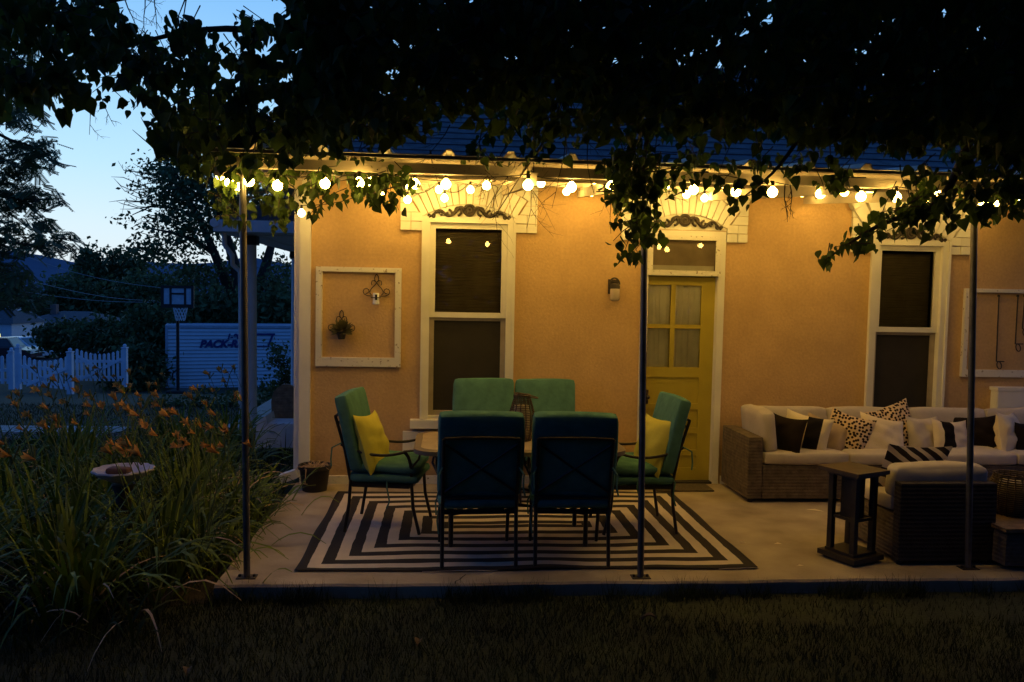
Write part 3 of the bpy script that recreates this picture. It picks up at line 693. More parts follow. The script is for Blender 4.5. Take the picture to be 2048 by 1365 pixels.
# white cabinet behind the sofa at right edge
A, B = W(1994, 776, -.1), W(2120, 868, -.1); mb = MB(); mb.rbox(((A.x+B.x)/2, -.062, (A.z+B.z)/2-.10), (B.x-A.x, .12, A.z-B.z+.2), .012, 4); mb.box((A.x-.008, -.125, A.z-.03), (B.x, -.0, A.z+.004))
tag(mb.build('utility_cabinet', white_m), 'plain white cabinet against the wall behind the right end of the sofa', 'cabinet')

# ---------------------------------------------------------------- rug, mat
A, B, C_, D_ = G(680, 988), G(1345, 985), G(1510, 1138), G(580, 1147)
rcx, rcy = (A.x+B.x+C_.x+D_.x)/4, (A.y+B.y+C_.y+D_.y)/4; hx = (B.x-A.x+C_.x-D_.x)/4; hy = (A.y-D_.y+B.y-C_.y)/4
nx, ny = 90, 60; vs = []
g2 = random.Random(9)
for j in range(ny+1):
    for i in range(nx+1):
        x = -hx+2*hx*i/nx; y = -hy+2*hy*j/ny
        e_ = max(0, 1-(hy-abs(y))/.28)
        z = .011+.003*math.sin(x*3+y*5)+.003*math.sin(x*7.3+1)+e_*.007*(math.sin(x*4.1+2)+math.sin(x*9.7))*(.6 if y < 0 else .3)
        vs.append((rcx+x+.006*math.sin(y*6), rcy+y+.014*math.sin(x*3.3)*e_, max(.0075, z)))
fs = [(j*(nx+1)+i, j*(nx+1)+i+1, (j+1)*(nx+1)+i+1, (j+1)*(nx+1)+i) for j in range(ny) for i in range(nx)]
rug_m = mat('striped_rug', (.62, .52, .42), .95, noise=.06, scale=9, bump=.3, bscale=160)
n, l, b = nodes_of(rug_m); t_ = n.new('ShaderNodeTexCoord'); sx = n.new('ShaderNodeSeparateXYZ')
nz = n.new('ShaderNodeTexNoise'); nz.inputs['Scale'].default_value = 5; l.new(t_.outputs['Object'], nz.inputs['Vector'])
vm = n.new('ShaderNodeVectorMath'); vm.operation = 'SCALE'; l.new(nz.outputs['Color'], vm.inputs[0]); vm.inputs['Scale'].default_value = .022
va = n.new('ShaderNodeVectorMath'); va.operation = 'ADD'; l.new(t_.outputs['Object'], va.inputs[0]); l.new(vm.outputs[0], va.inputs[1]); l.new(va.outputs[0], sx.inputs[0])
def math_n(op, a, b_=None):
    q = n.new('ShaderNodeMath'); q.operation = op
    for k, z in enumerate((a, b_)):
        if z is None: continue
        if isinstance(z, (int, float)): q.inputs[k].default_value = z
        else: l.new(z, q.inputs[k])
    return q.outputs[0]
dx = math_n('SUBTRACT', hx+.011, math_n('ABSOLUTE', math_n('SUBTRACT', sx.outputs[0], .011))); dy = math_n('SUBTRACT', hy+.011, math_n('ABSOLUTE', math_n('SUBTRACT', sx.outputs[1], .011)))
dm = math_n('MINIMUM', dx, dy); per = hy/6.5*1.0
fr_ = math_n('FRACT', math_n('DIVIDE', dm, per)); st = math_n('LESS_THAN', fr_, .5)
mxr = n.new('ShaderNodeMix'); mxr.data_type = 'RGBA'; l.new(st, mxr.inputs[0]); src = b.inputs['Base Color'].links[0].from_socket
l.new(src, mxr.inputs[6]); mxr.inputs[7].default_value = (.022, .017, .015, 1); l.new(mxr.outputs[2], b.inputs['Base Color'])
mb = MB(); mb.add(vs, fs); rug = mb.build('rug', rug_m, None, True)
for vv in rug.data.vertices: vv.co -= Vector((rcx, rcy, 0))
rug.location = (rcx, rcy, 0); md = rug.modifiers.new('thickness', 'SOLIDIFY'); md.thickness = .004
tag(rug, 'black and cream outdoor rug of concentric rectangles under the dining set', 'rug')
RUGZ = .016
p0 = G(1340, 975); p1 = G(1397, 962); mb = MB(); mb.rbox((2.26, -.22, .01), (.56, .28, .018), .008, 4); tag(mb.build('doormat', mat('doormat_coir', (.09, .07, .05), .95, noise=.3, scale=40, bump=.5, bscale=200)), 'small dark brown doormat in front of the yellow door', 'doormat')

# ---------------------------------------------------------------- dining set
def arc(a, b_, c, n=8):
    a, b_, c = Vector(a), Vector(b_), Vector(c); return [(a*(1-t)**2+b_*2*t*(1-t)+c*t*t) for t in [i/n for i in range(n+1)]]
def make_chair():
    t = empty('dining_chair', (0, 0, 0), 'x', 'chair', 'teal cushioned dining chairs round the patio table')
    w2 = .245
    for sg in (-1, 1):
        mb = MB(); mb.tube([(sg*w2, -.27, 0), (sg*w2, -.235, .22), (sg*w2, -.225, .40)], .013, 8); mb.build('leg', bronze_m, t, True, local=True)
        mb = MB(); mb.tube([(sg*w2, .30, 0), (sg*w2, .25, .2), (sg*w2, .235, .42)]+arc((sg*w2, .235, .42), (sg*(w2+.02), .24, .60), (sg*(w2+.03), .18, .625), 6)[1:], .013, 8); mb.build('leg', bronze_m, t, True, local=True)
        mb = MB(); mb.tube(arc((sg*(w2+.03), .19, .625), (sg*(w2+.05), -.02, .55), (sg*w2, -.30, .66), 10), .011, 8)
        mb.tube([(sg*(w2+.015), .235, .50), (sg*(w2+.06), .30, .58), (sg*(w2+.05), .31, .625), (sg*(w2+.03), .27, .64), (sg*(w2+.03), .18, .628)], .009, 6); mb.build('armrest', bronze_m, t, True, local=True)
    mb = MB()
    for sg in (-1, 1): mb.tube([(sg*w2, -.225, .38), (sg*w2, -.27, .62), (sg*w2, -.345, .87)], .012, 8); mb.tube([(-sg*w2*.96, -.25, .50), (0, -.277, .66), (sg*w2*.96, -.32, .83)], .009, 6)
    mb.tube(arc((-w2, -.345, .87), (0, -.365, .885), (w2, -.345, .87), 8), .012, 8); mb.tube([(-w2, -.24, .46), (w2, -.24, .46)], .010, 6)
    mb.build('back_frame', bronze_m, t, True, local=True)
    mb = MB(); mb.box((-w2, -.23, .345), (w2, -.21, .375)); mb.box((-w2, .22, .345), (w2, .24, .375)); mb.box((-w2-.01, -.21, .345), (-w2+.01, .22, .375)); mb.box((w2-.01, -.21, .345), (w2+.01, .22, .375))
    for k in range(7): mb.box((-w2+.03+k*.07, -.21, .352), (-w2+.07+k*.07, .22, .36))
    mb.build('seat_frame', bronze_m, t, local=True)
    mb = MB(); mb.rbox((0, .02, .415), (.53, .53, .075), .035, 8, .004, 1, .01); mb.rbox((0, .03, .49), (.52, .50, .085), .04, 8, .005, 2, .014)
    sc_ = mb.build('seat_cushion', teal_m, t, True, local=True)
    for pts in ([(-.24, -.20, .45), (-.27, -.24, .40), (-.28, -.22, .30), (-.27, -.25, .22)], [(.24, .05, .45), (.285, .06, .36), (.28, .08, .25), (.29, .06, .2)], [(-.24, .05, .45), (-.285, .06, .36), (-.28, .03, .27)]):
        mb = MB(); mb.tube(pts, .006, 5); mb.build('tie', teal_m, sc_, local=True)
    mb = MB(); o = len(mb.v); mb.rbox((0, 0, .285), (.555, .105, .575), .026, 9, .003, 3, .008)
    rm = rotm(.235, 0, 0)
    for i in range(o, len(mb.v)): mb.v[i] = rm @ mb.v[i]+Vector((0, -.175, .475))
    bc_ = mb.build('back_cushion', teal_m, t, True, local=True)
    for sg in (-1, 1): mb = MB(); mb.tube([(sg*.245, -.28, .68), (sg*.275, -.36, .64), (sg*.27, -.37, .55), (sg*.285, -.36, .5)], .006, 5); mb.build('tie', teal_m, bc_, local=True)
    return t
ch0 = make_chair()
def mid(u, Y): return W(u, 900, Y).x
cl_ = .5*(G(880, 1140).x+G(1030, 1140).x); cr_ = .5*(G(1075, 1140).x+G(1220, 1140).x)
chairs = [((cl_, -2.17), 2, 'dark teal dining chair with its back to the camera, left one nearest the patio edge'),
          ((cr_, -2.17), -2.5, 'dark teal dining chair with its back to the camera, right one beside the middle post'),
          ((-.44, -1.42), -99, 'teal dining chair at the left end of the table holding the bright yellow pillow'),
          ((1.50, -1.48), 92, 'teal dining chair at the right end of the table in front of the yellow door'),
          ((mid(969, -.5), -.52), 181, 'teal dining chair against the wall under the left window, facing the camera'),
          ((mid(1092, -.5), -.52), 178, 'teal dining chair facing the camera against the bare wall, behind the wicker lantern')]
for i, ((x, y), rzd, lb) in enumerate(chairs):
    o = ch0 if i == 0 else copy_tree(ch0)
    o.location = (x, y, RUGZ if i < 4 else 0.001); o.rotation_euler.z = R(rzd); o['label'] = lb
# table
TX0, TX1, TY0, TY1 = G(826, 900, .74).x, G(1262, 905, .74).x, -2.17, -1.33
t = empty('patio_table', ((TX0+TX1)/2, (TY0+TY1)/2, RUGZ), 'metal patio table with tan tile top and rounded corners', 'table')
def rrect(x0, x1, y0, y1, r, n=6):
    P = []
    for cx, cy, a0 in ((x1-r, y1-r, 0), (x0+r, y1-r, 90), (x0+r, y0+r, 180), (x1-r, y0+r, 270)):
        P += [(cx+r*math.cos(R(a0+90*k/n)), cy+r*math.sin(R(a0+90*k/n))) for k in range(n+1)]
    return P
P = rrect(TX0+.05, TX1-.05, TY0+.05, TY1-.05, .12); n_ = len(P); mb = MB()
mb.add([(x, y, .735) for x, y in P]+[(x, y, .715) for x, y in P], [tuple(range(n_)), tuple(range(2*n_-1, n_-1, -1))]+[(i, i+n_, (i+1) % n_+n_, (i+1) % n_) for i in range(n_)]); mb.build('tabletop', tan_m, t, fix=True)
P1 = rrect(TX0, TX1, TY0, TY1, .16); P0 = rrect(TX0+.049, TX1-.049, TY0+.049, TY1-.049, .121)
vs = [(x, y, .73) for x, y in P1]+[(x, y, .738) for x, y in P0]+[(x, y, .70) for x, y in P1]+[(x, y, .70) for x, y in P0]
fs = []
for i in range(n_):
    j = (i+1) % n_; fs += [(i, j, n_+j, n_+i), (2*n_+i, 2*n_+j, j, i), (3*n_+i, 3*n_+j, 2*n_+j, 2*n_+i), (n_+i, n_+j, 3*n_+j, 3*n_+i)]
mb = MB(); mb.add(vs, fs); mb.build('rim', mat('table_rim', (.16, .12, .09), .5), t, True, fix=True)
for sx_ in (0, 1):
    for sy in (0, 1):
        xx = TX0+.27 if sx_ == 0 else TX1-.27; yy = TY0+.17 if sy == 0 else TY1-.17; xo = TX0+.12 if sx_ == 0 else TX1-.12
        mb = MB(); mb.tube([(xx, yy, RUGZ), (xx, yy, .35)]+arc((xx, yy, .35), (xx, yy, .62), (xo, yy, .70), 6)[1:], .017, 8); mb.build('leg', bronze_m, t, True)
mb = MB()
for yy in (TY0+.17, TY1-.17): mb.tube([(TX0+.27, yy, .25), ((TX0+TX1)/2, yy, .32), (TX1-.27, yy, .25)], .011, 6)
mb.tube([((TX0+TX1)/2, TY0+.17, .32), ((TX0+TX1)/2, TY1-.17, .32)], .011, 6); mb.build('stretcher', bronze_m, t, True)
# wicker lantern on the table
c = G(1043, 880, .738); t = empty('wicker_lantern', c, 'dark woven wicker lantern with a hoop handle standing on the dining table', 'lantern')
mb = MB(); prof = [(.068, .0), (.086, .06), (.097, .13), (.092, .20), (.072, .27), (.058, .315), (.062, .335)]
def rad(z):
    for (r0, z0), (r1, z1_) in zip(prof, prof[1:]):
        if z <= z1_: return r0+(r1-r0)*(z-z0)/(z1_-z0)
    return prof[-1][0]
for k in range(26):
    z = .008+k*.0125; r_ = rad(z)
    mb.tube([(c.x+math.cos(a*math.pi/12)*r_, c.y+math.sin(a*math.pi/12)*r_, c.z+z+.001*math.sin(a*6)) for a in range(25)], .0028, 5, cap=False)
for k in range(14):
    a = k*2*math.pi/14; mb.tube([(c.x+math.cos(a)*(q+.002), c.y+math.sin(a)*(q+.002), c.z+z) for q, z in prof], .0045, 5)
for z, q in ((.335, .056), (.003, .062)): mb.tube([(c.x+math.cos(a*math.pi/12)*q, c.y+math.sin(a*math.pi/12)*q, c.z+z) for a in range(25)], .009, 6, cap=False)
mb.build('body', lantwick_m, t, True)
mb = MB(); mb.lathe(c, [(.06, .004), (.06, .26), (.058, .262)], 20); mb.build('candle_glass', mat('lantern_glass', (.5, .42, .28), .25, spec=.5), t, True)
mb = MB(); mb.tube([(c.x+.03+math.cos(a*math.pi/12)*.085, c.y-.01+math.sin(a*math.pi/12)*.07, c.z+.335+.000*a+.02*0-.018*math.cos(a*math.pi/12)) for a in range(25)], .005, 6, cap=False); mb.build('handle', lantwick_m, t, True)

# ---------------------------------------------------------------- pillows
def stripes_mat(name, base, dark, bands, axis=0):
    m = mat(name, base, .95, noise=.05, scale=9, bump=.25, bscale=240, spec=.1)
    n, l, b = nodes_of(m); t_ = n.new('ShaderNodeTexCoord'); sx = n.new('ShaderNodeSeparateXYZ'); l.new(t_.outputs['Object'], sx.inputs[0])
    src = b.inputs['Base Color'].links[0].from_socket
    for lo, hi in bands:
        a = n.new('ShaderNodeMath'); a.operation = 'GREATER_THAN'; a.inputs[1].default_value = lo; l.new(sx.outputs[axis], a.inputs[0])
        c = n.new('ShaderNodeMath'); c.operation = 'LESS_THAN'; c.inputs[1].default_value = hi; l.new(sx.outputs[axis], c.inputs[0])
        d = n.new('ShaderNodeMath'); d.operation = 'MULTIPLY'; l.new(a.outputs[0], d.inputs[0]); l.new(c.outputs[0], d.inputs[1])
        x_ = n.new('ShaderNodeMix'); x_.data_type = 'RGBA'; l.new(d.outputs[0], x_.inputs[0]); l.new(src, x_.inputs[6]); x_.inputs[7].default_value = (*dark, 1); src = x_.outputs[2]
    l.new(src, b.inputs['Base Color']); return m
def leopard_mat():
    m = mat('leopard_fabric', (.62, .47, .34), .95, noise=.1, scale=9, spec=.1)
    n, l, b = nodes_of(m); t_ = n.new('ShaderNodeTexCoord'); sx = n.new('ShaderNodeSeparateXYZ'); l.new(t_.outputs['Object'], sx.inputs[0]); mp = n.new('ShaderNodeCombineXYZ'); l.new(sx.outputs[0], mp.inputs[0]); l.new(sx.outputs[2], mp.inputs[1])
    v = n.new('ShaderNodeTexVoronoi'); v.voronoi_dimensions = '2D'; v.inputs['Scale'].default_value = 32; v.inputs['Randomness'].default_value = .7; l.new(mp.outputs[0], v.inputs['Vector'])
    r = n.new('ShaderNodeValToRGB'); l.new(v.outputs['Distance'], r.inputs[0]); r.color_ramp.elements[0].position = .34; r.color_ramp.elements[1].position = .40
    r.color_ramp.elements[0].color = (.022, .012, .008, 1); r.color_ramp.elements[1].color = (.62, .47, .34, 1); l.new(r.outputs[0], b.inputs['Base Color']); return m
leo_m = leopard_mat()
st1_m = stripes_mat('cream_black_stripe', (.74, .64, .48), (.012, .01, .012), [(-.01, .12)])
st2_m = stripes_mat('white_black_stripe', (.72, .62, .5), (.012, .01, .012), [(-.115, .0)])
def pillow(w_, h_, th, m, loc, rx, ry, rz, label, name='throw_pillow', group='throw pillows along the wicker sofa', seed=0, sag=.02):
    n = 16; mb = MB(); g = random.Random(seed); ph = [g.uniform(0, 6) for _ in range(8)]
    for sd in (-1, 1):
        vs = []
        for j in range(n+1):
            for i in range(n+1):
                a, b_ = 2*i/n-1, 2*j/n-1
                pin = .07
                x = a*w_/2*(1-pin*(1-b_*b_)); z = b_*h_/2*(1-pin*(1-a*a))
                q = (max(0, 1-abs(a)**2.4))**.55*(max(0, 1-abs(b_)**2.4))**.55
                y = sd*th/2*q*(1+.10*math.sin(a*4+ph[0]+b_*3)+.08*math.sin(b_*6+ph[1]-a*5))
                y += .010*math.sin(a*2.2+ph[2])*b_; z += -sag*(1-a*a)*(b_ > 0)*b_*.8
                y += sd*.006*math.sin(11*(a*math.cos(ph[3])+b_*math.sin(ph[3]))+ph[4])*q
                vs.append((x, y, z))
        fs = [(j*(n+1)+i, j*(n+1)+i+1, (j+1)*(n+1)+i+1, (j+1)*(n+1)+i) for j in range(n) for i in range(n)]
        mb.add(vs, fs if sd < 0 else [f[::-1] for f in fs])
    edge = [(a, -1) for a in range(-8, 9)]+[(8, b_) for b_ in range(-8, 9)]
    o = mb.build(name, m, None, True); o.location = loc; o.rotation_euler = (rx, ry, rz)
    return tag(o, label, 'pillow', group)
grp = 'yellow pillows on the side chairs'
pillow(.44, .47, .17, yellow_m, W(745, 884, -1.49), R(-17), R(3), R(74), 'bright yellow pillow on the left end dining chair', group=grp, seed=1)
pillow(.44, .47, .17, yellow_m, W(1306, 890, -1.53), R(-17), R(-3), R(-76), 'dull yellow pillow on the right end dining chair', group=grp, seed=2)

# ---------------------------------------------------------------- sofa
SF0 = G(1492, 1006); SXL, SYF, SYB = SF0.x, -.76, -.07
t = empty('wicker_sofa', (SXL+1.5, -.4, 0), 'long brown wicker sofa with beige cushions against the house wall', 'sofa')
SXR = 6.3
mb = MB(); mb.rbox(((SXL+.14+SXR)/2, (SYF+SYB)/2, .19), (SXR-SXL-.14, SYB-SYF-.004, .31), .012, 3)
mb.build('base', wicker_m, t)
mb = MB(); mb.rbox((SXL+.07, (SYF+SYB)/2, .315), (.14, SYB-SYF, .56), .014, 4); mb.build('arm', wicker_m, t)
mb = MB(); mb.rbox(((SXL+.14+SXR)/2, SYB-.05, .46), (SXR-SXL-.14, .10, .235), .014, 3); mb.build('back', wicker_m, t)
for sx_ in (SXL+.05, SXL+1.1, SXL+2.2, SXR-.1):
    mb = MB(); mb.tube([(sx_, SYF+.05, 0), (sx_, SYF+.05, .035)], .022, 10); mb.build('foot', black_m, t)
cw = .80
k = 0; x = SXL+.145
while x < SXR-.3:
    mb = MB(); mb.rbox((x+cw/2, SYF+.29, .40), (cw-.008, .60, .115), .03, 8, .002, k, .012); mb.build('seat_cushion', beige_m, t, True)
    o = MB(); n0 = 0; o.rbox((0, 0, .18), (cw-.012, .14, .36), .035, 8, .004, k+5, .012); rm = rotm(-.16, 0, 0)
    o.v = [rm @ q+Vector((x+cw/2, SYB-.22, .44)) for q in o.v]; o.build('back_cushion', beige_m, t, True); x += cw; k += 1
o = MB(); o.rbox((0, 0, .18), (.13, .56, .36), .035, 8, .004, 31, .015); rm = rotm(0, -.09, 0); o.v = [rm @ q+Vector((SXL+.225, SYF+.31, .455)) for q in o.v]; o.build('arm_cushion', beige_m, t, True)
def on_sofa(u, v, Y): return W(u, v, Y)
PL = [ # u, v, Y, w, h, th, mat, rx, ry, rz, label
 (1566, 872, -.60, .40, .40, .13, darkfab_m, -8, 6, -52, 'black pillow leaning at the left end of the sofa'),
 (1612, 868, -.56, .42, .38, .14, st1_m, -12, 10, -28, 'cream pillow with one black band, next to the black pillow at the sofa left end'),
 (1650, 874, -.48, .40, .36, .14, taupe_m, -16, 14, -24, 'plain taupe pillow between the banded pillow and the spotted pillow'),
 (1695, 871, -.50, .40, .43, .14, leo_m, -14, 14, -30, 'black spotted pillow standing left of the large cream pillow'),
 (1783, 859, -.34, .50, .50, .13, leo_m, -16, -14, 4, 'larger black spotted pillow tilted behind the cream pillow'),
 (1766, 875, -.52, .46, .42, .13, cream_m, -26, 12, 3, 'large plain cream pillow lying tilted in the middle of the sofa'),
 (1847, 872, -.40, .38, .38, .15, beige_m, -14, 2, 12, 'plain pinkish beige pillow right of the spotted pillows'),
 (1901, 876, -.46, .40, .35, .13, st2_m, -14, 3, 8, 'white pillow with a wide black band left of the right post'),
 (1950, 873, -.36, .46, .42, .13, darkfab_m, -14, 1, 0, 'dark brown pillow half behind the right post'),
 (2016, 870, -.48, .42, .44, .17, cream_m, -10, 4, 34, 'plump pale pillow below the white cabinet'),
 (2056, 880, -.52, .40, .36, .13, darkfab_m, -10, 0, 24, 'black pillow at the right edge of the photo'),
]
for i, (u, v, Y, w_, h_, th, m, rx, ry, rz, lb) in enumerate(PL):
    p = W(u, v, Y)
    pillow(w_, h_, th, m, p, R(rx), R(ry), R(rz), lb, seed=20+i)
# wicker armchair seen from behind
aL, aR = G(1797, 1134), G(1986, 1130); aw = aR.x-aL.x; yb = -2.44; ad = .74
t = empty('wicker_armchair', ((aL.x+aR.x)/2, yb+ad/2, 0), 'brown wicker armchair seen from behind, facing the sofa', 'armchair')
x0, x1 = aL.x, aR.x
BH = W(1890, 967, yb).z
mb = MB(); mb.rbox(((x0+x1)/2, yb+.045, (BH+.03)/2), (x1-x0, .09, BH-.03), .012, 4); mb.build('back', wickerm('shaded_wicker', (.028, .022, .02)), t)  # darker copy of the wicker: shade of the side facing away, in colour
mb = MB(); mb.rbox(((x0+x1)/2, yb+ad/2+.045, .19), (x1-x0-.004, ad-.09, .31), .012, 4); mb.build('base', wicker_m, t)
for sx_ in (x0+.04, x1-.04):
    for yy in (yb+.05, yb+ad-.05):
        mb = MB(); mb.tube([(sx_, yy, 0), (sx_, yy, .035)], .02, 8); mb.build('foot', black_m, t)
mb = MB(); mb.rbox(((x0+x1)/2, yb+ad/2+.06, .405), (x1-x0+.0, ad-.13, .12), .035, 8, .003, 3, .012); mb.build('seat_cushion', beige_m, t, True)
o = MB(); o.rbox((0, 0, .12), (x1-x0-.02, .15, .25), .05, 9, .005, 8, .01); rm = rotm(.14, 0, 0); o.v = [rm @ q+Vector(((x0+x1)/2+.0, yb+.185, .44)) for q in o.v]; o.build('back_cushion', beige_m, t, True)
zig_m = mat('patterned_fabric', (.70, .6, .48), .95, noise=.05); n, l, b = nodes_of(zig_m)
t_ = n.new('ShaderNodeTexCoord'); wv = n.new('ShaderNodeTexWave'); wv.bands_direction = 'DIAGONAL'; wv.inputs['Scale'].default_value = 5.0; wv.inputs['Distortion'].default_value = 1.5; l.new(t_.outputs['Object'], wv.inputs['Vector'])
r = n.new('ShaderNodeValToRGB'); r.color_ramp.interpolation = 'CONSTANT'; r.color_ramp.elements[0].color = (.02, .012, .01, 1); r.color_ramp.elements[1].position = .6; r.color_ramp.elements[1].color = (.66, .55, .42, 1)
l.new(wv.outputs['Fac'], r.inputs[0]); l.new(r.outputs[0], b.inputs['Base Color'])
pillow(.52, .46, .14, zig_m, ((x0+x1)/2-.07, yb+.36, .585), R(22), R(3), R(4), 'brown and cream patterned pillow inside the armchair with its back to the camera', group='throw pillow in the armchair', seed=51)
# slatted pedestal table
p = G(1700, 1118); t = empty('pedestal_table', (p.x, p.y, 0), 'tall slim dark wooden pedestal stand left of the wicker armchair', 'side table', rz=R(24))
H = W(1712, 936, p.y).z
mb = MB(); mb.box((-.155, -.155, 0.02), (.155, .155, .055)); mb.box((-.125, -.125, .0), (.125, .125, .019)); mb.box((-.12, -.12, .0555), (.12, .12, .075)); mb.build('plinth', wood_m, t, local=True)
mb = MB(); mb.box((-.165, -.165, H-.028), (.165, .165, H)); mb.box((-.12, -.12, H-.05), (.12, .12, H-.0285)); mb.build('top', mat('stand_top_wood', (.06, .04, .026), .45, noise=.4, scale=10), t, local=True)
for sx_ in (-1, 1):
    for sy in (-1, 1):
        mb = MB(); mb.box((sx_*.095-.019, sy*.095-.019, .076), (sx_*.095+.019, sy*.095+.019, H-.051)); mb.build('post', wood_m, t, local=True)
mb = MB(); zc = (H+.05)/2
mb.box((-.055, -.055, .30), (.055, .055, H-.051)); mb.build('inner_column', wood_m, t, local=True)
mb = MB(); mb.box((-.075, -.102, .295), (.075, -.088, .315)); mb.box((-.075, .088, .295), (.075, .102, .315)); mb.box((-.102, -.075, .295), (-.088, .075, .315)); mb.box((.088, -.075, .295), (.102, .075, .315)); mb.build('rail', wood_m, t, local=True)
# coffee table with lantern at right edge
q = G(2035, 1045, .27); t = empty('coffee_table', (q.x+.25, q.y+.1, 0), 'low brown wicker coffee table at the right edge, behind the armchair', 'table')
tx0, ty0, ty1 = G(1985, 1046, .30).x, G(2010, 1050, .30).y, G(2010, 1020, .30).y
mb = MB(); mb.rbox((tx0+.5, (ty0+ty1)/2+.1, .145), (.98, ty1-ty0+.36, .23), .015, 4); mb.build('base', wicker_m, t)
mb = MB(); mb.rbox((tx0+.5, (ty0+ty1)/2+.1, .285), (1.02, ty1-ty0+.4, .035), .008, 4); mb.build('top', wicker2_m, t)
c = G(2022, 1028, .303); t = empty('floor_lantern', c, 'fat dark wicker lantern standing on the low table at the right edge', 'lantern')
mb = MB(); prof = [(.10, .0), (.135, .06), (.15, .14), (.14, .22), (.115, .28), (.12, .30)]
for k in range(20):
    z = .01+k*.0148; r_ = rad(z); a_ = [(c.x+math.cos(a*math.pi/14)*r_, c.y+math.sin(a*math.pi/14)*r_, c.z+z) for a in range(29)]; mb.tube(a_, .0055, 5, cap=False)
for k in range(18):
    a = k*2*math.pi/18; mb.tube([(c.x+math.cos(a)*(q_+.003), c.y+math.sin(a)*(q_+.003), c.z+z) for q_, z in prof], .006, 5)
mb.build('body', lantwick_m, t, True)
mb = MB(); mb.lathe(c, [(.085, .005), (.095, .14), (.085, .24), (.084, .242)], 20); mb.build('glass_cylinder', mat('lantern_glass', (.2, .2, .2)), t, True)

# ---------------------------------------------------------------- pot with dead stalks
c = G(635, 972); t = empty('plant_pot', (c.x, -.27, 0), 'black plastic pot of dead flower stalks at the house corner', 'pot')
mb = MB(); mb.lathe((c.x, -.27, .001), [(.11, 0), (.135, .19), (.15, .20), (.15, .235), (.135, .235), (.12, .19), (.02, .185)], 26); mb.build('pot', pot_m, t, True)
mb = MB(); g = random.Random(4)
for i in range(70):
    a = g.uniform(0, 6.28); r0 = g.uniform(0, .09); b0 = Vector((c.x+r0*math.cos(a), -.27+r0*math.sin(a), .19)); a2 = g.uniform(0, 6.28); L_ = g.uniform(.06, .15)
    m1 = b0+Vector((math.cos(a2)*L_*.5, math.sin(a2)*L_*.5, g.uniform(.03, .09))); e1 = b0+Vector((math.cos(a2)*L_, math.sin(a2)*L_, g.uniform(.0, .06)))
    mb.tube(arc(b0, m1, e1, 4), .005, 4, .002)
mb.tube(arc((c.x-.06, -.38, .24), (c.x-.05, -.44, .22), (c.x-.06, -.425, .10), 5), .008, 5, .004)
mb.build('dead_stalks', dead_m, t)

# ---------------------------------------------------------------- flower bed
g = random.Random(21)
FL = [(780, 205), (740, 245), (830, 190), (835, 252), (985, 240), (1012, 262), (1090, 298), (890, 352), (942, 340), (770, 418), (828, 452), (1000, 412), (1060, 408), (1125, 408), (1200, 432), (940, 512), (1000, 497), (1100, 502), (1183, 512), (1320, 512), (540, 312), (690, 332), (730, 347), (470, 347), (300, 382), (412, 392), (120, 422), (30, 497), (185, 577), (600, 500), (640, 487), (700, 518), (742, 562), (590, 552), (210, 217), (350, 277), (520, 132), (562, 152), (612, 142), (684, 132), (755, 102), (300, 168), (412, 228), (1100, 132), (1160, 102), (1200, 122), (1230, 107), (1190, 172), (620, 190), (480, 240), (160, 345), (90, 300), (250, 300), (1150, 545), (690, 560), (655, 530), (985, 480), (1025, 440), (905, 345), (60, 560), (860, 135), (660, 230)]
for i in range(34):
    FL.append((g.uniform(60, 1290), g.uniform(130, 480)) if i % 3 else (g.uniform(180, 760), g.uniform(80, 330)))
FP = []
for a, b_ in FL:
    u, v = a/2.626, 700+b_/2.626; z = g.uniform(.66, .86); p = G(u, v, z)
    if p.y > 3.0: p = W(u, v, g.uniform(2.0, 3.0))
    FP.append(p)
clumps = []
for x, y in [(-1.95, -2.05), (-2.0, -1.3), (-2.1, -.55), (-2.4, -2.5), (-2.65, -1.75), (-2.75, -1.0), (-2.8, -.2), (-3.2, -2.2), (-3.4, -1.45), (-3.5, -.5), (-3.55, .4), (-2.75, .8), (-2.2, .4), (-3.1, 1.7), (-4.0, 1.4), (-4.2, -.2), (-4.1, -1.9), (-2.45, 1.9), (-4.0, -2.8), (-3.0, -2.95), (-2.05, -2.75), (-1.64, -1.95), (-1.66, -1.3), (-1.75, -.7), (-1.72, -2.45)]:
    clumps.append((x+g.uniform(-.1, .1), y+g.uniform(-.1, .1)))
assign = {i: [] for i in range(len(clumps))}
for p in FP:
    k = min(range(len(clumps)), key=lambda i: (clumps[i][0]-p.x-.1)**2+(clumps[i][1]-p.y)**2); assign[k].append(p)
def strip_leaf(b0, az, L_, lean, wd, droop):
    n = 6; pts = []; d = Vector((math.cos(az), math.sin(az), 0)); sdv = Vector((-d.y, d.x, 0)); out = []
    for i in range(n+1):
        t = i/n; hgt = L_*(t*math.cos(lean)-droop*t*t*t); r_ = L_*(t*math.sin(lean)+.35*droop*t*t)
        q = b0+d*r_+Vector((0, 0, hgt)); w_ = wd*(1-t**2.2)*(.6+.4*math.sin(min(1, t*2)*math.pi/2))+.0006
        out += [q-sdv*w_, q+sdv*w_+Vector((0, 0, .004))]
    return out
LF = [(2*i, 2*i+1, 2*i+3, 2*i+2) for i in range(6)]
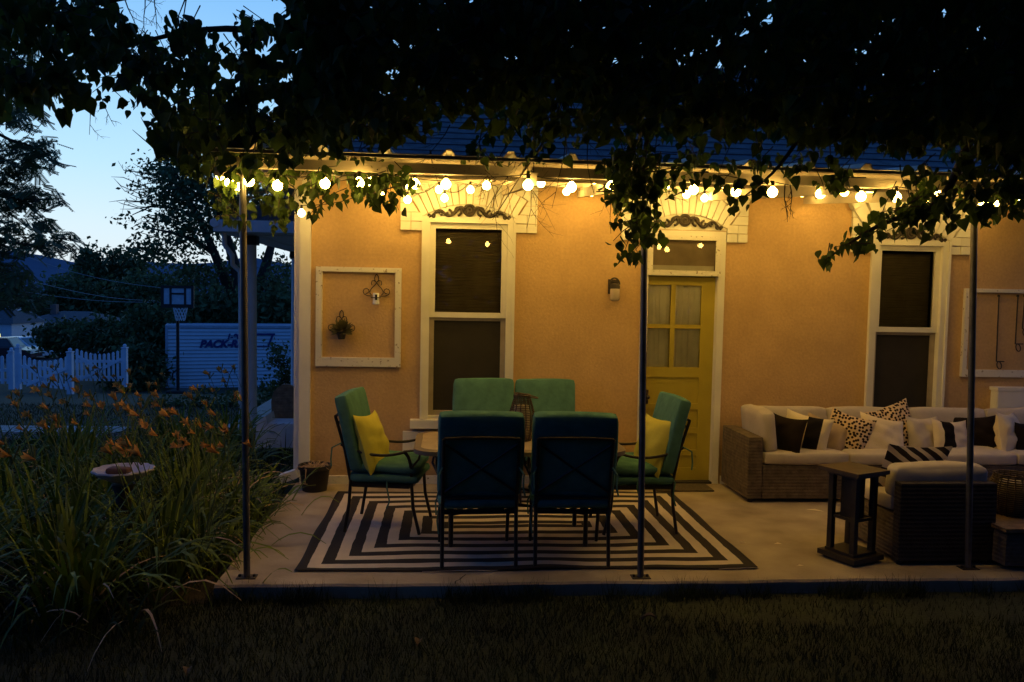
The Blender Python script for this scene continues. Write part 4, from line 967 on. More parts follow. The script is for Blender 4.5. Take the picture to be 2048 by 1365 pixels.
def lily_flower(p, d, s, g):
    d = d.normalized(); x = d.orthogonal().normalized(); y = d.cross(x); mb = MB()
    for k in range(6):
        a = k*math.pi/3+g.uniform(-.15, .15); r_ = x*math.cos(a)+y*math.sin(a); sd = d.cross(r_); op = g.uniform(.55, .95) * (1 if k % 2 else .9)
        P0, P1, P2, P3 = p, p+d*s*.45+r_*s*.16, p+d*s*.8+r_*s*.42*op, p+d*s*(.92 if op > .7 else 1.05)+r_*s*.75*op
        mb.add([P0-sd*.004, P0+sd*.004, P1-sd*s*.13, P1+sd*s*.13, P2-sd*s*.17, P2+sd*s*.17, P3], [(0, 1, 3, 2), (2, 3, 5, 4), (4, 5, 6)])
    return mb
for k, (cx, cy) in enumerate(clumps):
    t = empty('daylily_clump', (cx, cy, -.09), 'clump of arching green daylily leaves with orange flowers in the bed left of the patio', 'flowers', 'daylily clumps in the bed left of the patio')
    V = []; nl = 105
    near = cy < -1.8
    for i in range(nl):
        a = g.uniform(0, 6.28); r_ = abs(g.gauss(0, .16)); b0 = Vector((cx+r_*math.cos(a), cy+r_*math.sin(a), -.09)); az = a+g.uniform(-.7, .7)
        L_ = g.uniform(.5, .98)*(.62 if cx > -1.8 else 1); V.append(strip_leaf(b0, az, L_, g.uniform(.12, .75), g.uniform(.009, .018), g.uniform(.1, .75)))
    quadmesh('foliage', np.array([[list(q) for q in P] for P in V]), 14, lily_m, t, LF)
    for p in assign[k]:
        mb = MB(); b0 = Vector((min(-1.6, p.x+g.uniform(.05, .3)), p.y+g.uniform(-.1, .1), -.09)); m1 = b0+(p-b0)*.55+Vector((.06, 0, .05))
        mb.tube(arc(b0, m1, p, 7), .0045, 5, .003)
        for q in range(g.randint(1, 3)):
            e1 = p+Vector((g.uniform(-.08, .08), g.uniform(-.05, .05), g.uniform(.0, .09))); mb.tube([p-Vector((0, 0, .05)), e1], .003, 4, .008)
        sm_ = mb.build('stem', stem_m, t)
        d = Vector((g.uniform(-1.1, .1), g.uniform(-.9, .2), g.uniform(.1, .9)))
        lily_flower(p, d, g.uniform(.05, .09), g).build('flower', flower_m, sm_, True)
V = []
for i in range(260):
    x = g.uniform(-4.6, -1.6); y = g.uniform(-3.1, .6); V.append(strip_leaf(Vector((x, y, -.09)), g.uniform(0, 6.28), g.uniform(.4, .8), g.uniform(.6, 1.2), g.uniform(.005, .010), g.uniform(.3, .6)))
tag(quadmesh('dead_blades', np.array([[list(q) for q in P] for P in V]), 14, dead_m, None, LF), 'dry tan blades bent down among the green daylily leaves', 'dead leaves', kind='stuff')
# low dark ground cover through the bed
V = []
for i in range(4200):
    x = g.uniform(-6.2, -1.5); y = g.uniform(-3.4, 3.0)
    if y < -2.6 and x > -1.6: continue
    if y > 2.4 and x < -4.2: continue
    b0 = Vector((x, y, gz(y)-.005)); V.append(strip_leaf(b0, g.uniform(0, 6.28), g.uniform(.18, .5), g.uniform(.1, .9), g.uniform(.005, .011), g.uniform(.1, .7)))
cover_m = leafmat('cover_leaf', (.035, .05, .007), .15, .6)
tag(quadmesh('ground_cover', np.array([[list(q) for q in P] for P in V]), 14, cover_m, None, LF), 'low dark strap leaves filling the bed between the daylilies', 'ground cover', kind='stuff')
# small hanging flower heads? bird bath
c = G(247, 943, .50); t = empty('bird_bath', (c.x, c.y, -.09), 'stone bird bath with a scalloped bowl among the daylilies', 'bird bath')
bb_m = mat('bird_bath_stone', (.42, .38, .40), .7, noise=.15, scale=16, bump=.2)
mb = MB(); mb.lathe((c.x, c.y, .50), [(.05, -.08), (.10, -.06), (.17, -.02), (.205, .012), (.20, .022), (.15, -.005), (.06, -.03), (.01, -.032)], 64, .035, 12); mb.build('bowl', bb_m, t, True)
mb = MB(); mb.lathe((c.x, c.y, -.09), [(.13, 0), (.12, .04), (.06, .10), (.045, .25), (.055, .42), (.08, .50)], 20); mb.build('pedestal', mat('bath_pedestal', (.03, .028, .03), .8), t, True)
mb = MB(); mb.rbox((c.x-.03, c.y-.02, .508), (.15, .11, .045), .02, 5, .006, 4); tag(mb.build('stone', mat('brown_stone', (.10, .045, .03), .8, noise=.4), None, True), 'reddish brown stone lying in the bird bath bowl', 'stone')

# ---------------------------------------------------------------- porch furniture beyond the corner
q = W(573, 850, 2.0); t = empty('wicker_porch_chair', (q.x, 2.0, -.09), 'round backed tan wicker chair beside the house corner', 'chair')
zt = W(573, 768, 2.0).z; hw = .5*(W(602, 800, 2.0).x-W(544, 800, 2.0).x)
P = [(q.x-hw*.92, .25), (q.x-hw, .5)]+[(q.x-hw*math.cos(a*math.pi/10), zt-.22+.22*math.sin(a*math.pi/10)) for a in range(0, 11)]+[(q.x+hw, .5), (q.x+hw*.92, .25)]
mb = MB(); mb.prism(P, 1.95, 2.02); mb.build('back', wicker2_m, t, fix=True)
mb = MB(); mb.rbox((q.x, 2.3, .24), (hw*1.9, .5, .1), .03, 4); mb.build('seat', wicker2_m, t)
for sx_ in (-1, 1):
    for yy in (2.05, 2.5):
        mb = MB(); mb.tube([(q.x+sx_*hw*.8, yy, -.09), (q.x+sx_*hw*.8, yy, .2)], .02, 8); mb.build('leg', wicker2_m, t)
A, B = W(520, 870, 1.7), W(606, 826, 1.7)
mb = MB(); mb.prism([(A.x, .05), (B.x, .05), (B.x, B.z-.09), (A.x+.14, B.z-.09), (A.x+.12, B.z), (A.x+.02, B.z-.08)], 1.45, 1.85)
tag(mb.build('porch_step', mat('painted_step', (.6, .62, .66), .7), fix=True), 'white painted step below the tan wicker chair', 'step')

# ---------------------------------------------------------------- background: hoop, container, gates
Y = 21.4; b0 = W(356, 785, Y); gx, g0 = b0.x, gz(Y)
t = empty('basketball_hoop', (gx, Y, g0), 'black basketball hoop with clear backboard in front of the white container', 'basketball hoop')
bt = W(363, 572, Y); bbm = W(363, 616, Y); bx0, bx1 = W(330, 595, Y).x, W(395, 595, Y).x; zt, zb_ = bt.z, bbm.z
mb = MB(); mb.tube([(gx, Y, g0), (gx, Y, (zb_+zt)/2-.7)], .055, 10); mb.tube([(gx, Y, zb_-.6), (gx+.1, Y-.35, zb_+.15)], .04, 8); mb.tube([(gx, Y, zb_-.1), (gx+.1, Y-.35, zb_+.4)], .04, 8); mb.build('pole', black_m, t, True)
mb = MB(); fw_ = .13; y0, y1 = Y-.42, Y-.36
mb.box((bx0, y0, zb_), (bx1, y1, zb_+fw_)); mb.box((bx0, y0, zt-fw_*.7), (bx1, y1, zt)); mb.box((bx0, y0, zb_+fw_), (bx0+fw_*.7, y1, zt-fw_*.7)); mb.box((bx1-fw_*.7, y0, zb_+fw_), (bx1, y1, zt-fw_*.7))
w_ = bx1-bx0; ix0, ix1 = bx0+w_*.26, bx0+w_*.70; izm = zb_+(zt-zb_)*.60
mb.box((ix0, y0, zb_+fw_), (ix0+.07, y1, zt-fw_*.7)); mb.box((ix1, y0, zb_+fw_), (ix1+.07, y1, zt-fw_*.7)); mb.box((ix0+.07, y0, izm), (ix1, y1, izm+.06)); mb.build('backboard_frame', black_m, t)
mb = MB(); mb.box((bx0+.02, Y-.395, zb_+.02), (bx1-.02, Y-.385, zt-.02)); mb.build('backboard_panel', mat('acrylic_panel', (.45, .50, .56), .25, spec=.6), t)
rc = Vector((bx0+w_*.68, Y-.42-.30, zb_+.02)); mb = MB(); mb.tube([(rc.x+.23*math.cos(a*math.pi/10), rc.y+.23*math.sin(a*math.pi/10), rc.z) for a in range(21)], .014, 6, cap=False); mb.build('rim', black_m, t)
mb = MB()
for a in range(12):
    for s_ in (1, -1):
        P = [(rc.x+(.23-.09*k/4)*math.cos((a+s_*k*.5)*math.pi/6), rc.y+(.23-.09*k/4)*math.sin((a+s_*k*.5)*math.pi/6), rc.z-.45*k/4) for k in range(5)]; mb.tube(P, .012, 4)
mb.build('net', ext_m, t)
mb = MB(); mb.rbox((gx, Y+.3, g0+.08), (.7, 1.1, .16), .05, 4); mb.tube([(gx-.02, Y, g0+.9), (gx-.18, Y, g0+.75), (gx-.2, Y, g0+.55)], .03, 6); mb.build('base', black_m, t)
# storage container
cL = W(331, 778, 25.0); hC = W(331, 651, 25.0).z-gz(25.0)
ang = R(17); cl0 = gz(25.0)-.25; Lc = 6.3
t = empty('storage_container', (cL.x, 25.0, cl0), 'white ribbed moving container with dark blue lettering behind the hoop', 'container', rz=ang)
hC = W(331, 651, 25.0).z-cl0
mb = MB(); nr = 17
mb.box((0.06, .03, .12), (Lc-.06, 2.3, hC-.1))
for i in range(nr):
    z0 = .14+(hC-.26)*i/nr; z1 = .14+(hC-.26)*(i+1)/nr; a_ = Lc-.1
    mb.add([(.1, .028, z1), (a_, .028, z1), (a_, -.018, z0+.02), (.1, -.018, z0+.02), (a_, .028, z0), (.1, .028, z0)], [(3, 2, 1, 0), (5, 4, 2, 3)])
bodyc = mb.build('ribbed_wall', ext_m, t, local=True)
mb = MB(); mb.box((0, -.03, 0), (Lc, 2.33, .12)); mb.box((0, -.03, hC-.1), (Lc, 2.33, hC)); mb.box((0, -.03, .12), (.1, .1, hC-.1)); mb.box((Lc-.1, -.03, .12), (Lc, .1, hC-.1)); mb.build('frame', mat('container_frame', (.42, .44, .5), .6), t, local=True)
ink_m = mat('navy_ink', (.02, .04, .16), .7)
def text(body, size, loc, parent, shear=.28, ext=.004, off=.012):
    cu = bpy.data.curves.new('lettering', 'FONT'); cu.body = body; cu.size = size; cu.shear = shear; cu.extrude = ext; cu.offset = off
    o = bpy.data.objects.new('tmp', cu); COL.objects.link(o); dg = bpy.context.evaluated_depsgraph_get(); me = bpy.data.meshes.new_from_object(o.evaluated_get(dg)); bpy.data.objects.remove(o)
    me.transform(Matrix.Rotation(math.pi/2, 4, 'X')); o = bpy.data.objects.new('lettering', me); COL.objects.link(o); me.materials.clear(); me.materials.append(ink_m); o.parent = parent; o.location = loc; return o
def conloc(u, v):   # local x,z on the container's front face
    d = ray(u, v); nrm = Vector((-math.sin(ang), math.cos(ang), 0)); P0 = Vector((cL.x, 25.0, cl0)); tt = (P0-CP).dot(nrm)/d.dot(nrm); q = CP+d*tt-P0
    return q.x*math.cos(ang)+q.y*math.sin(ang), q.z
lx, lz = conloc(399, 695); lx2, lz2 = conloc(453, 678); ex, _ = conloc(492, 690)
s_ = (ex-lx)
text('PACK-RAT', s_/4.35, (lx, -.034, lz), t, off=.022); text('1-800-', s_/6.2, (lx2, -.034, lz2), t, off=.016)
ax, az_ = conloc(505, 694); bx_, bz_ = conloc(545, 667); mb = MB(); q = .05
mb.prism([(ax, az_), (bx_-.12, az_), (bx_-.12, az_+q), (ax, az_+q)], -.036, -.03); mb.prism([(ax+.1, bz_-q*1.6), (bx_+.1, bz_-q*1.6), (bx_+.1, bz_), (ax+.1, bz_)], -.036, -.03)
mb.prism([(bx_-.2, az_+q), (bx_-.12, az_+q), (bx_+.05, bz_-q*1.6), (bx_-.04, bz_-q*1.6)], -.036, -.03); mb.build('logo_outline', ink_m, t, local=True, fix=True)

def picket_run(name, A, B, h0, h1, dip, npk, label, cat, group=None, brace=None, post=(1, 1)):
    """A,B: bottom ends (x,y,z)"""
    A, B = Vector(A), Vector(B); t = empty(name, A, label, cat, group); ax = (B-A); ln = Vector((ax.x, ax.y, 0)).length; ax2 = Vector((ax.x, ax.y, 0)).normalized(); nr_ = Vector((-ax2.y, ax2.x, 0))
    ang = math.atan2(ax2.y, ax2.x); rmz = rotm(0, 0, ang); Lx = ln
    def bx(mb, x0, x1, y0, y1, z0, z1, sl=0.0):
        vs = []
        for z in (0, 1):
            for x, y in ((x0, y0), (x1, y0), (x1, y1), (x0, y1)):
                f = x/Lx; base = A.z+(B.z-A.z)*f; vs.append(A+ax2*x+nr_*y+Vector((0, 0, -A.z+base+(z1 if z else z0))))
        mb.add(vs, [(3, 2, 1, 0), (4, 5, 6, 7), (0, 1, 5, 4), (1, 2, 6, 5), (2, 3, 7, 6), (3, 0, 4, 7)])
    for i in range(npk):
        f = (i+.5)/npk; x = f*Lx; h = h0+(h1-h0)*f-dip*math.sin(math.pi*f); mb = MB(); w_ = Lx/npk*.27
        bx(mb, x-w_, x+w_, -.03, -.012, .06, h-.03); vs = mb.v[-4:]
        c_ = sum(vs, Vector())/4+Vector((0, 0, .035)); o = len(mb.v); mb.v.append(c_); mb.f += [(o-4, o-3, o), (o-3, o-2, o), (o-2, o-1, o), (o-1, o-4, o)]
        mb.build('picket', gate_m, t)
    mb = MB(); bx(mb, 0, Lx, -.01, .03, .13, .20); bx(mb, 0, Lx, -.01, .03, h0-dip-.26, h0-dip-.18); mb.build('rail', gate_m, t)
    if brace:
        for (f0, z0, f1, z1) in brace:
            mb = MB(); vs = []
            for f, z in ((f0, z0), (f1, z1)):
                base = A.z+(B.z-A.z)*f
                for y in (-.045, -.031):
                    for dz in (-.045, .045): q = A+ax2*(f*Lx)+nr_*y; vs.append(Vector((q.x, q.y, base+z+dz)))
            mb.add(vs, [(0, 1, 3, 2), (4, 6, 7, 5), (0, 4, 5, 1), (2, 3, 7, 6), (1, 5, 7, 3), (0, 2, 6, 4)]); mb.build('brace', gate_m, t, fix=True)
    for f, on in ((0, post[0]), (1, post[1])):
        if on:
            q = A.lerp(B, f); hh = on; mb = MB(); mb.box((q.x-.065, q.y-.065, q.z-.1), (q.x+.065, q.y+.065, q.z+hh)); mb.box((q.x-.08, q.y-.08, q.z+hh+.001), (q.x+.08, q.y+.08, q.z+hh+.03)); mb.sphere((q.x, q.y, q.z+hh+.075), .05, 6); mb.build('post', gate_m, t)
    return t
def gp(u, v, Y): return W(u, v, Y)
a_, b_ = gp(37, 772, 16.2), gp(141, 785, 14.2); picket_run('picket_gate', a_, b_, .98, .98, .20, 10, 'white picket gate leaf swung open toward the camera, left of the pair', 'gate', 'white picket gates', [(.16, .62, .55, .25), (.2, .06, 1.0, .66)], (1.08, 1.05))
a_, b_ = gp(151, 766, 16.0), gp(250, 767, 15.9); picket_run('picket_gate', a_, b_, 1.0, 1.0, .16, 11, 'white picket gate leaf standing behind the orange flowers, right of the pair', 'gate', 'white picket gates', [(.05, .78, .55, .35), (.1, .1, .95, .7)], (0, 1.0))
a_, b_ = gp(-60, 772, 16.4), gp(24, 772, 16.3); picket_run('picket_fence', a_, b_, .72, .95, .05, 7, 'short run of white picket fence at the left edge beside the gates', 'fence', None, None, (0, .98))

# ---------------------------------------------------------------- neighbours: houses, cars
def hip_house(x0, x1, y0, y1, zg, hw_, hr, wallm, label, name='neighbour_house', gable=False, ov=.4):
    t = empty(name, ((x0+x1)/2, (y0+y1)/2, zg), label, 'house'); mb = MB(); mb.box((x0, y0, zg-1), (x1, y1, zg+hw_)); mb.build('wall', wallm, t)
    a, b_, c, d = x0-ov, x1+ov, y0-ov, y1+ov; ze_ = zg+hw_+.003; k = (d-c)/2; mb = MB(); zr = ze_+hr; ym = (c+d)/2; i = min(k, (b_-a)*.35)
    mb.add([(a, c, ze_), (b_, c, ze_), (b_, d, ze_), (a, d, ze_), (a+i, ym, zr), (b_-i, ym, zr)], [(0, 1, 5, 4), (1, 2, 5), (2, 3, 4, 5), (3, 0, 4), (3, 2, 1, 0)]); rf_ = mb.build('roof', roof_m, t); return t, rf_
Yh = 82; zg = gz(Yh); A, B = W(24, 676, Yh), W(196, 676, Yh); ez_ = W(30, 648, Yh).z; rz_ = W(100, 622, Yh+5).z
nh, nr_f = hip_house(A.x, B.x, Yh, Yh+10, zg, ez_-zg, rz_-ez_, grey_m, 'grey neighbour house with dark hip roof beyond the road', ov=.5)
P0, P1, P2 = W(26, 646, Yh-.6), W(56, 628, Yh-.6), W(92, 646, Yh-.6); mb = MB(); mb.prism([(P0.x, zg), (P2.x, zg), (P2.x, P2.z), (P1.x, P1.z+.3), (P0.x, P0.z)], Yh-.7, Yh-.01); gb = mb.build('gable', grey_m, nh, fix=True)
mb = MB(); v_ = W(60, 637, Yh-.75); mb.tube([(v_.x, Yh-.78, v_.z), (v_.x, Yh-.7, v_.z)], .32, 16); mb.build('vent', ext_m, gb)
mb = MB(); A, B = W(104, 624, Yh+4), W(115, 609, Yh+4); mb.box((A.x, Yh+3.6, A.z-1), (B.x, Yh+4.3, B.z)); mb.build('chimney', mat('brick_red', (.2, .12, .1), .9), nr_f)
mb = MB(); A, B = W(12, 626, Yh+3), W(35, 614, Yh+3); mb.box((A.x, Yh+2.6, A.z-.9), (B.x, Yh+3.8, B.z)); A2 = W(27, 607, Yh+3); mb.box((A2.x-.2, Yh+2.8, B.z+.002), (A2.x+.2, Yh+3.2, A2.z)); mb.build('cooler', ext_m, nr_f)
Yg = 70; A, B = W(-70, 690, Yg), W(23, 648, Yg); gr, grf = hip_house(A.x, B.x, Yg, Yg+6, gz(Yg), B.z-gz(Yg), 1.3, ext_m, 'white garage at the far left with a lit yellow window', 'garage', ov=.25)
mb = MB(); A, B = W(-6, 678, Yg), W(2.2, 656, Yg); mb.box((A.x, Yg-.05, A.z), (B.x, Yg-.002, B.z)); wn = mb.build('window', white_m, gr)
mb = MB(); A, B = W(-4, 676, Yg), W(1.4, 668, Yg); mb.box((A.x, Yg-.06, A.z), (B.x, Yg-.052, B.z)); mb.build('lit_pane', mat('lit_window', (.5, .4, .1), emit=(1, .75, .2), estr=1.6), wn)
cargl = mat('car_glass', (.01, .012, .016), .1, spec=.7); tyre_m = mat('tyre', (.012, .012, .012), .9); rim_m = mat('wheel_rim', (.3, .3, .32), .35, metal=.6)
def car(cx, cy, rz, m, label, L_=4.5, H=1.45, truck=False):
    zg = gz(cy)+.03; t = empty('parked_car', (cx, cy, zg), label, 'car', 'cars parked beyond the picket gates', rz)
    h = L_/2; w_ = .86
    low = [(-h, .35), (-h+.05, .72), (-h+.5, .86), (h-.95, .88), (h-.25, .76), (h, .55), (h-.02, .3), (h-.4, .24), (-h+.3, .24)]
    mb = MB(); mb.prism(low, -w_, w_); mb.build('body', m, t, local=True, fix=True)
    if truck: cab = [(-.1, .865), (.1, H-.02), (1.0, H-.02), (h-.95, .885)]
    else: cab = [(-h+.35, .865), (-h+.95, H-.02), (h-1.9, H), (h-1.0, .885)]
    mb = MB(); n_ = len(cab); vs = [(x, -w_*.96 if z < 1 else -w_*.76, z) for x, z in cab]+[(x, w_*.96 if z < 1 else w_*.76, z) for x, z in cab]
    mb.add(vs, [tuple(range(n_)), tuple(range(2*n_-1, n_-1, -1))]+[(i, i+n_, (i+1) % n_+n_, (i+1) % n_) for i in range(n_)]); mb.build('cabin', m, t, local=True, fix=True)
    def lerp2(cab, s): 
        c0 = (sum(p[0] for p in cab)/4, sum(p[1] for p in cab)/4); return [(c0[0]+(x-c0[0])*s, c0[1]+(z-c0[1])*s*.86) for x, z in cab]
    gw = lerp2(cab, .84)
    for sg in (-1, 1):
        mb = MB(); mb.add([(x, sg*(w_*.965 if z < 1 else w_*.80)+sg*.012, z) for x, z in gw], [(0, 1, 2, 3)]); mb.build('window', cargl, t, local=True)
    f0, f1 = cab[3], cab[2]; mb = MB(); q = [(f0[0]*.9+f1[0]*.1+.01, f0[1]*.9+f1[1]*.1+.012), (f0[0]*.12+f1[0]*.88+.01, f0[1]*.12+f1[1]*.88+.012)]
    mb.add([(q[0][0], -w_*.84, q[0][1]), (q[0][0], w_*.84, q[0][1]), (q[1][0], w_*.7, q[1][1]), (q[1][0], -w_*.7, q[1][1])], [(0, 1, 2, 3)]); mb.build('windscreen', cargl, t, local=True)
    for wx in (-h+.85, h-.9):
        for sg in (-1, 1):
            mb = MB(); mb.tube([(wx, sg*(w_-.14), .32), (wx, sg*(w_+.015), .32)], .32, 20); wh = mb.build('wheel', tyre_m, t, local=True); mb = MB(); mb.tube([(wx, sg*(w_+.0152), .32), (wx, sg*(w_+.025), .32)], .2, 16); mb.build('rim', rim_m, wh, local=True)
    for sg in (-1, 1):
        mb = MB(); mb.box((h-.28, sg*.62-.18, .56), (h-.03, sg*.62+.18, .68)); mb.build('headlight', mat('headlight_glass', (.5, .52, .55), .15, spec=.8), t, local=True)
        mb = MB(); mb.box((-h-.005, sg*.66-.12, .62), (-h+.12, sg*.66+.12, .76)); mb.build('tail_light', mat('tail_light_red', (.25, .02, .02), .3), t, local=True)
    return t
carw = mat('white_car_paint', (.62, .64, .68), .25, spec=.6, noise=.03); card = mat('dark_red_car_paint', (.05, .02, .022), .25, spec=.6, noise=.05); carb = mat('black_car_paint', (.03, .03, .04), .25, spec=.6, noise=.05)
q = ground_at(165, 718); car(q.x, q.y+1, R(182), carw, 'white car half hidden behind the bush and the right picket gate', 4.6)
q = W(45, 690, 48); car(q.x, 48, R(-12), carw, 'white car at the far left, nose pointing right', 4.3)
q = W(10, 695, 44); car(q.x-.6, 44, R(4), card, 'dark pickup truck at the left edge in front of the white car', 4.8, 1.5, True)
q = W(97, 700, 50); car(q.x, 50, R(-165), carb, 'dark car in front of the bush, between the two white cars', 4.3)
# power lines and a thin mailbox pole
for (p0, p1, sg, lb) in (((-60, 470), (330, 577), .8, 'topmost thin power line crossing the far trees'), ((60, 562), (345, 602), .5, 'middle thin power line, fainter than the other two'), ((-20, 572), (345, 604), .5, 'lowest pale power line ending behind the backboard')):
    A, B = W(*p0, 60), W(*p1, 75); mb = MB(); mb.tube([A.lerp(B, i/16)-Vector((0, 0, sg*math.sin(math.pi*i/16))) for i in range(17)], .022, 5); tag(mb.build('power_line', mat('power_cable', (.32, .33, .35), .6)), lb, 'cable', 'power lines over the far trees')
q = ground_at(110, 700); mb = MB(); A = W(110, 672, q.y); mb.tube([(q.x, q.y, gz(q.y)), (q.x, q.y, A.z)], .06, 8); mb.sphere((q.x, q.y, A.z), .16, 6); tag(mb.build('sign_post', ext_m), 'thin pale post with a round head in front of the dark bush', 'post')

# ---------------------------------------------------------------- trees
def rand_leaves(n, blobs, size, seed, aspect=.55, clump=None, up=.3):
    g = np.random.default_rng(seed); wts = np.array([b_[1][0]*b_[1][1]*b_[1][2]*(b_[2] if len(b_) > 2 else 1) for b_ in blobs]); wts = wts/wts.sum(); C_ = []
    nc = max(1, n//(clump or 14))
    idx = g.choice(len(blobs), nc, p=wts)
    c = np.array([blobs[i][0] for i in idx]); r_ = np.array([blobs[i][1] for i in idx])
    d = g.normal(size=(nc, 3)); d /= np.linalg.norm(d, axis=1)[:, None]; rad_ = g.uniform(.25, 1, nc)**.45
    cen = c+d*r_*rad_[:, None]*(1+.18*g.normal(size=(nc, 1)))
    m = n//nc; P = np.repeat(cen, m, 0)+g.normal(size=(nc*m, 3))*np.repeat(np.minimum(.10*r_+size*.8, size*4), m, 0)
    k = len(P); a = g.normal(size=(k, 3)); a[:, 2] -= up; a /= np.linalg.norm(a, axis=1)[:, None]; b_ = np.cross(a, g.normal(size=(k, 3))); b_ /= np.linalg.norm(b_, axis=1)[:, None]
    s = size*g.uniform(.6, 1.4, (k, 1)); V = np.stack([P, P+a*s*.5+b_*s*aspect*.5, P+a*s, P+a*s*.5-b_*s*aspect*.5], 1); return V, cen
def tree(name, base, blobs, n, size, m, label, cat='tree', group=None, seed=0, trunk_r=.2, limbs=8, trunk_top=None, twig=True):
    t = empty(name, base, label, cat, group); V, cen = rand_leaves(n, blobs, size, seed); 
    g = random.Random(seed); mb = MB(); base = Vector(base); top = Vector(trunk_top) if trunk_top else Vector(blobs[0][0])
    mb.tube([base-Vector((0, 0, .3)), base.lerp(top, .5)+Vector((g.uniform(-.1, .1), 0, 0)), top], trunk_r, 9, trunk_r*.55)
    tr = mb.build('trunk', bark_m, t, True)
    if limbs:
        mb = MB()
        for i in range(limbs):
            e_ = Vector(cen[g.randrange(len(cen))]); s_ = base.lerp(top, g.uniform(.5, 1)); md_ = s_.lerp(e_, .5)+Vector((g.uniform(-.3, .3), g.uniform(-.3, .3), g.uniform(0, .5)))*trunk_r*3
            mb.tube(arc(s_, md_, e_, 6), trunk_r*.42, 6, trunk_r*.06)
        mb.build('limbs', bark_m, t, True)
    quadmesh('crown', V, 4, m, t); return t
def blob(u, v, Y, ru, rv, ry=None, w_=1):
    p = W(u, v, Y); s = (Y+CAMD)/F; return (tuple(p), (ru*s, (ry if ry else ru*s), rv*s), w_)
# big open-crowned tree behind the container, bare limbs visible
Yt = 33; base = W(490, 780, Yt); base.z = gz(Yt)
t = empty('open_crowned_tree', base, 'large spreading tree with dark forked limbs behind the white container', 'tree', 'trees in the background')
def lp(u, v, dy=0): return W(u, v, Yt+dy)
mb = MB(); mb.tube([base-Vector((0, 0, .5)), lp(487, 700), lp(484, 640)], .55, 10, .45); tr = mb.build('trunk', bark_m, t, True)
for pts, r0, r1 in (([(484, 645), (455, 570), (430, 510), (400, 440), (372, 390)], .34, .08), ([(484, 645), (478, 560), (455, 480), (430, 400), (415, 330)], .36, .08), ([(486, 650), (510, 600), (535, 520), (548, 470), (560, 400)], .36, .09), ([(484, 650), (440, 620), (400, 600), (370, 590)], .2, .05), ([(487, 650), (530, 620), (570, 590)], .2, .06), ([(430, 510), (390, 480), (340, 465), (290, 455)], .14, .03), ([(455, 480), (470, 420), (490, 360)], .14, .03), ([(548, 470), (575, 440), (600, 420)], .14, .03), ([(400, 440), (360, 420), (310, 410), (265, 430)], .1, .02), ([(372, 390), (330, 350), (270, 345)], .08, .015), ([(372, 390), (350, 340), (300, 290), (265, 260)], .08, .012)):
    mb = MB(); mb.tube([lp(u, v, rnd.uniform(-1, 1)) for u, v in pts], r0, 8, r1); mb.build('limb', bark_m, t, True)
bl_ = [blob(350, 490, Yt, 60, 18, 3), blob(330, 450, Yt, 60, 14, 3), blob(410, 400, Yt, 70, 40, 3), blob(480, 330, Yt, 100, 60, 3), blob(370, 360, Yt, 60, 40, 3), blob(560, 420, Yt, 60, 50, 3), blob(420, 550, Yt, 70, 26, 3), blob(560, 580, Yt, 40, 60, 3, 1.4), blob(400, 600, Yt, 60, 25, 3), blob(540, 620, Yt, 60, 40, 3, 1.4), blob(300, 500, Yt, 30, 14, 3), blob(325, 395, Yt, 45, 22, 3), blob(310, 350, Yt, 30, 18, 3), blob(390, 450, Yt, 50, 30, 3), blob(450, 440, Yt, 60, 50, 3), blob(340, 520, Yt, 50, 14, 3)]
V, cen = rand_leaves(17000, bl_, .23, 8, clump=16); quadmesh('crown', V, 4, bgleaf_m, t)
mb = MB(); g = random.Random(6)
for i in range(34):   # bare outer twigs
    u, v = g.uniform(240, 340), g.uniform(330, 470); A = lp(u+60, v+g.uniform(-10, 25), g.uniform(-1, 1)); B = lp(u, v+g.uniform(-12, 12), g.uniform(-1, 1)); C2 = lp(u-g.uniform(5, 28), v+g.uniform(-25, 20), g.uniform(-1, 1)); mb.tube([A, B, C2], .028, 4, .008)
mb.build('bare_twigs', bark_m, t)
BT = [('poplar', 180, 700, 30, [blob(180, 565, 125, 24, 45), blob(178, 522, 125, 13, 24)], 2600, 'tall narrow tree with a pointed top, leftmost of the three far tops'),
      ('poplar', 228, 700, 30, [blob(226, 565, 130, 22, 42), blob(232, 524, 130, 12, 20)], 2200, 'narrow loose tree between the two other pointed far trees'),
      ('poplar', 268, 700, 30, [blob(268, 565, 128, 22, 42), blob(264, 522, 128, 12, 20)], 2200, 'narrow tree right of the pointed trees, beside the large spreading tree'),
      ('dark_tree', 150, 700, 40, [blob(135, 600, 108, 36, 36), blob(150, 610, 108, 45, 36), blob(128, 570, 108, 18, 16)], 3200, 'round dark green tree behind the grey house roof'),
      ('dark_tree', 300, 720, 40, [blob(290, 605, 112, 60, 45), blob(320, 585, 112, 45, 32), blob(250, 620, 112, 50, 36)], 4200, 'wide dark tree left of the basketball backboard'),
      ('dark_tree', 560, 720, 40, [blob(470, 640, 30, 60, 40), blob(400, 630, 30, 60, 40), blob(560, 640, 30, 50, 60)], 3600, 'dense dark tree right behind the container roof'),
      ('dark_tree', 20, 720, 40, [blob(20, 610, 104, 45, 36), blob(70, 618, 104, 36, 34), blob(-40, 580, 104, 50, 50)], 3200, 'dark tree at the far left behind the white garage')]
for i, (nm, u, v, _, bl_, n_, lb) in enumerate(BT):
    Yb = bl_[0][0][1]; b0 = W(u, v, Yb); b0.z = gz(Yb); tree(nm, b0, bl_, n_, .34 if Yb < 60 else .8, bgleaf_m, lb, 'tree', 'trees in the background', 100+i, .28, 8)
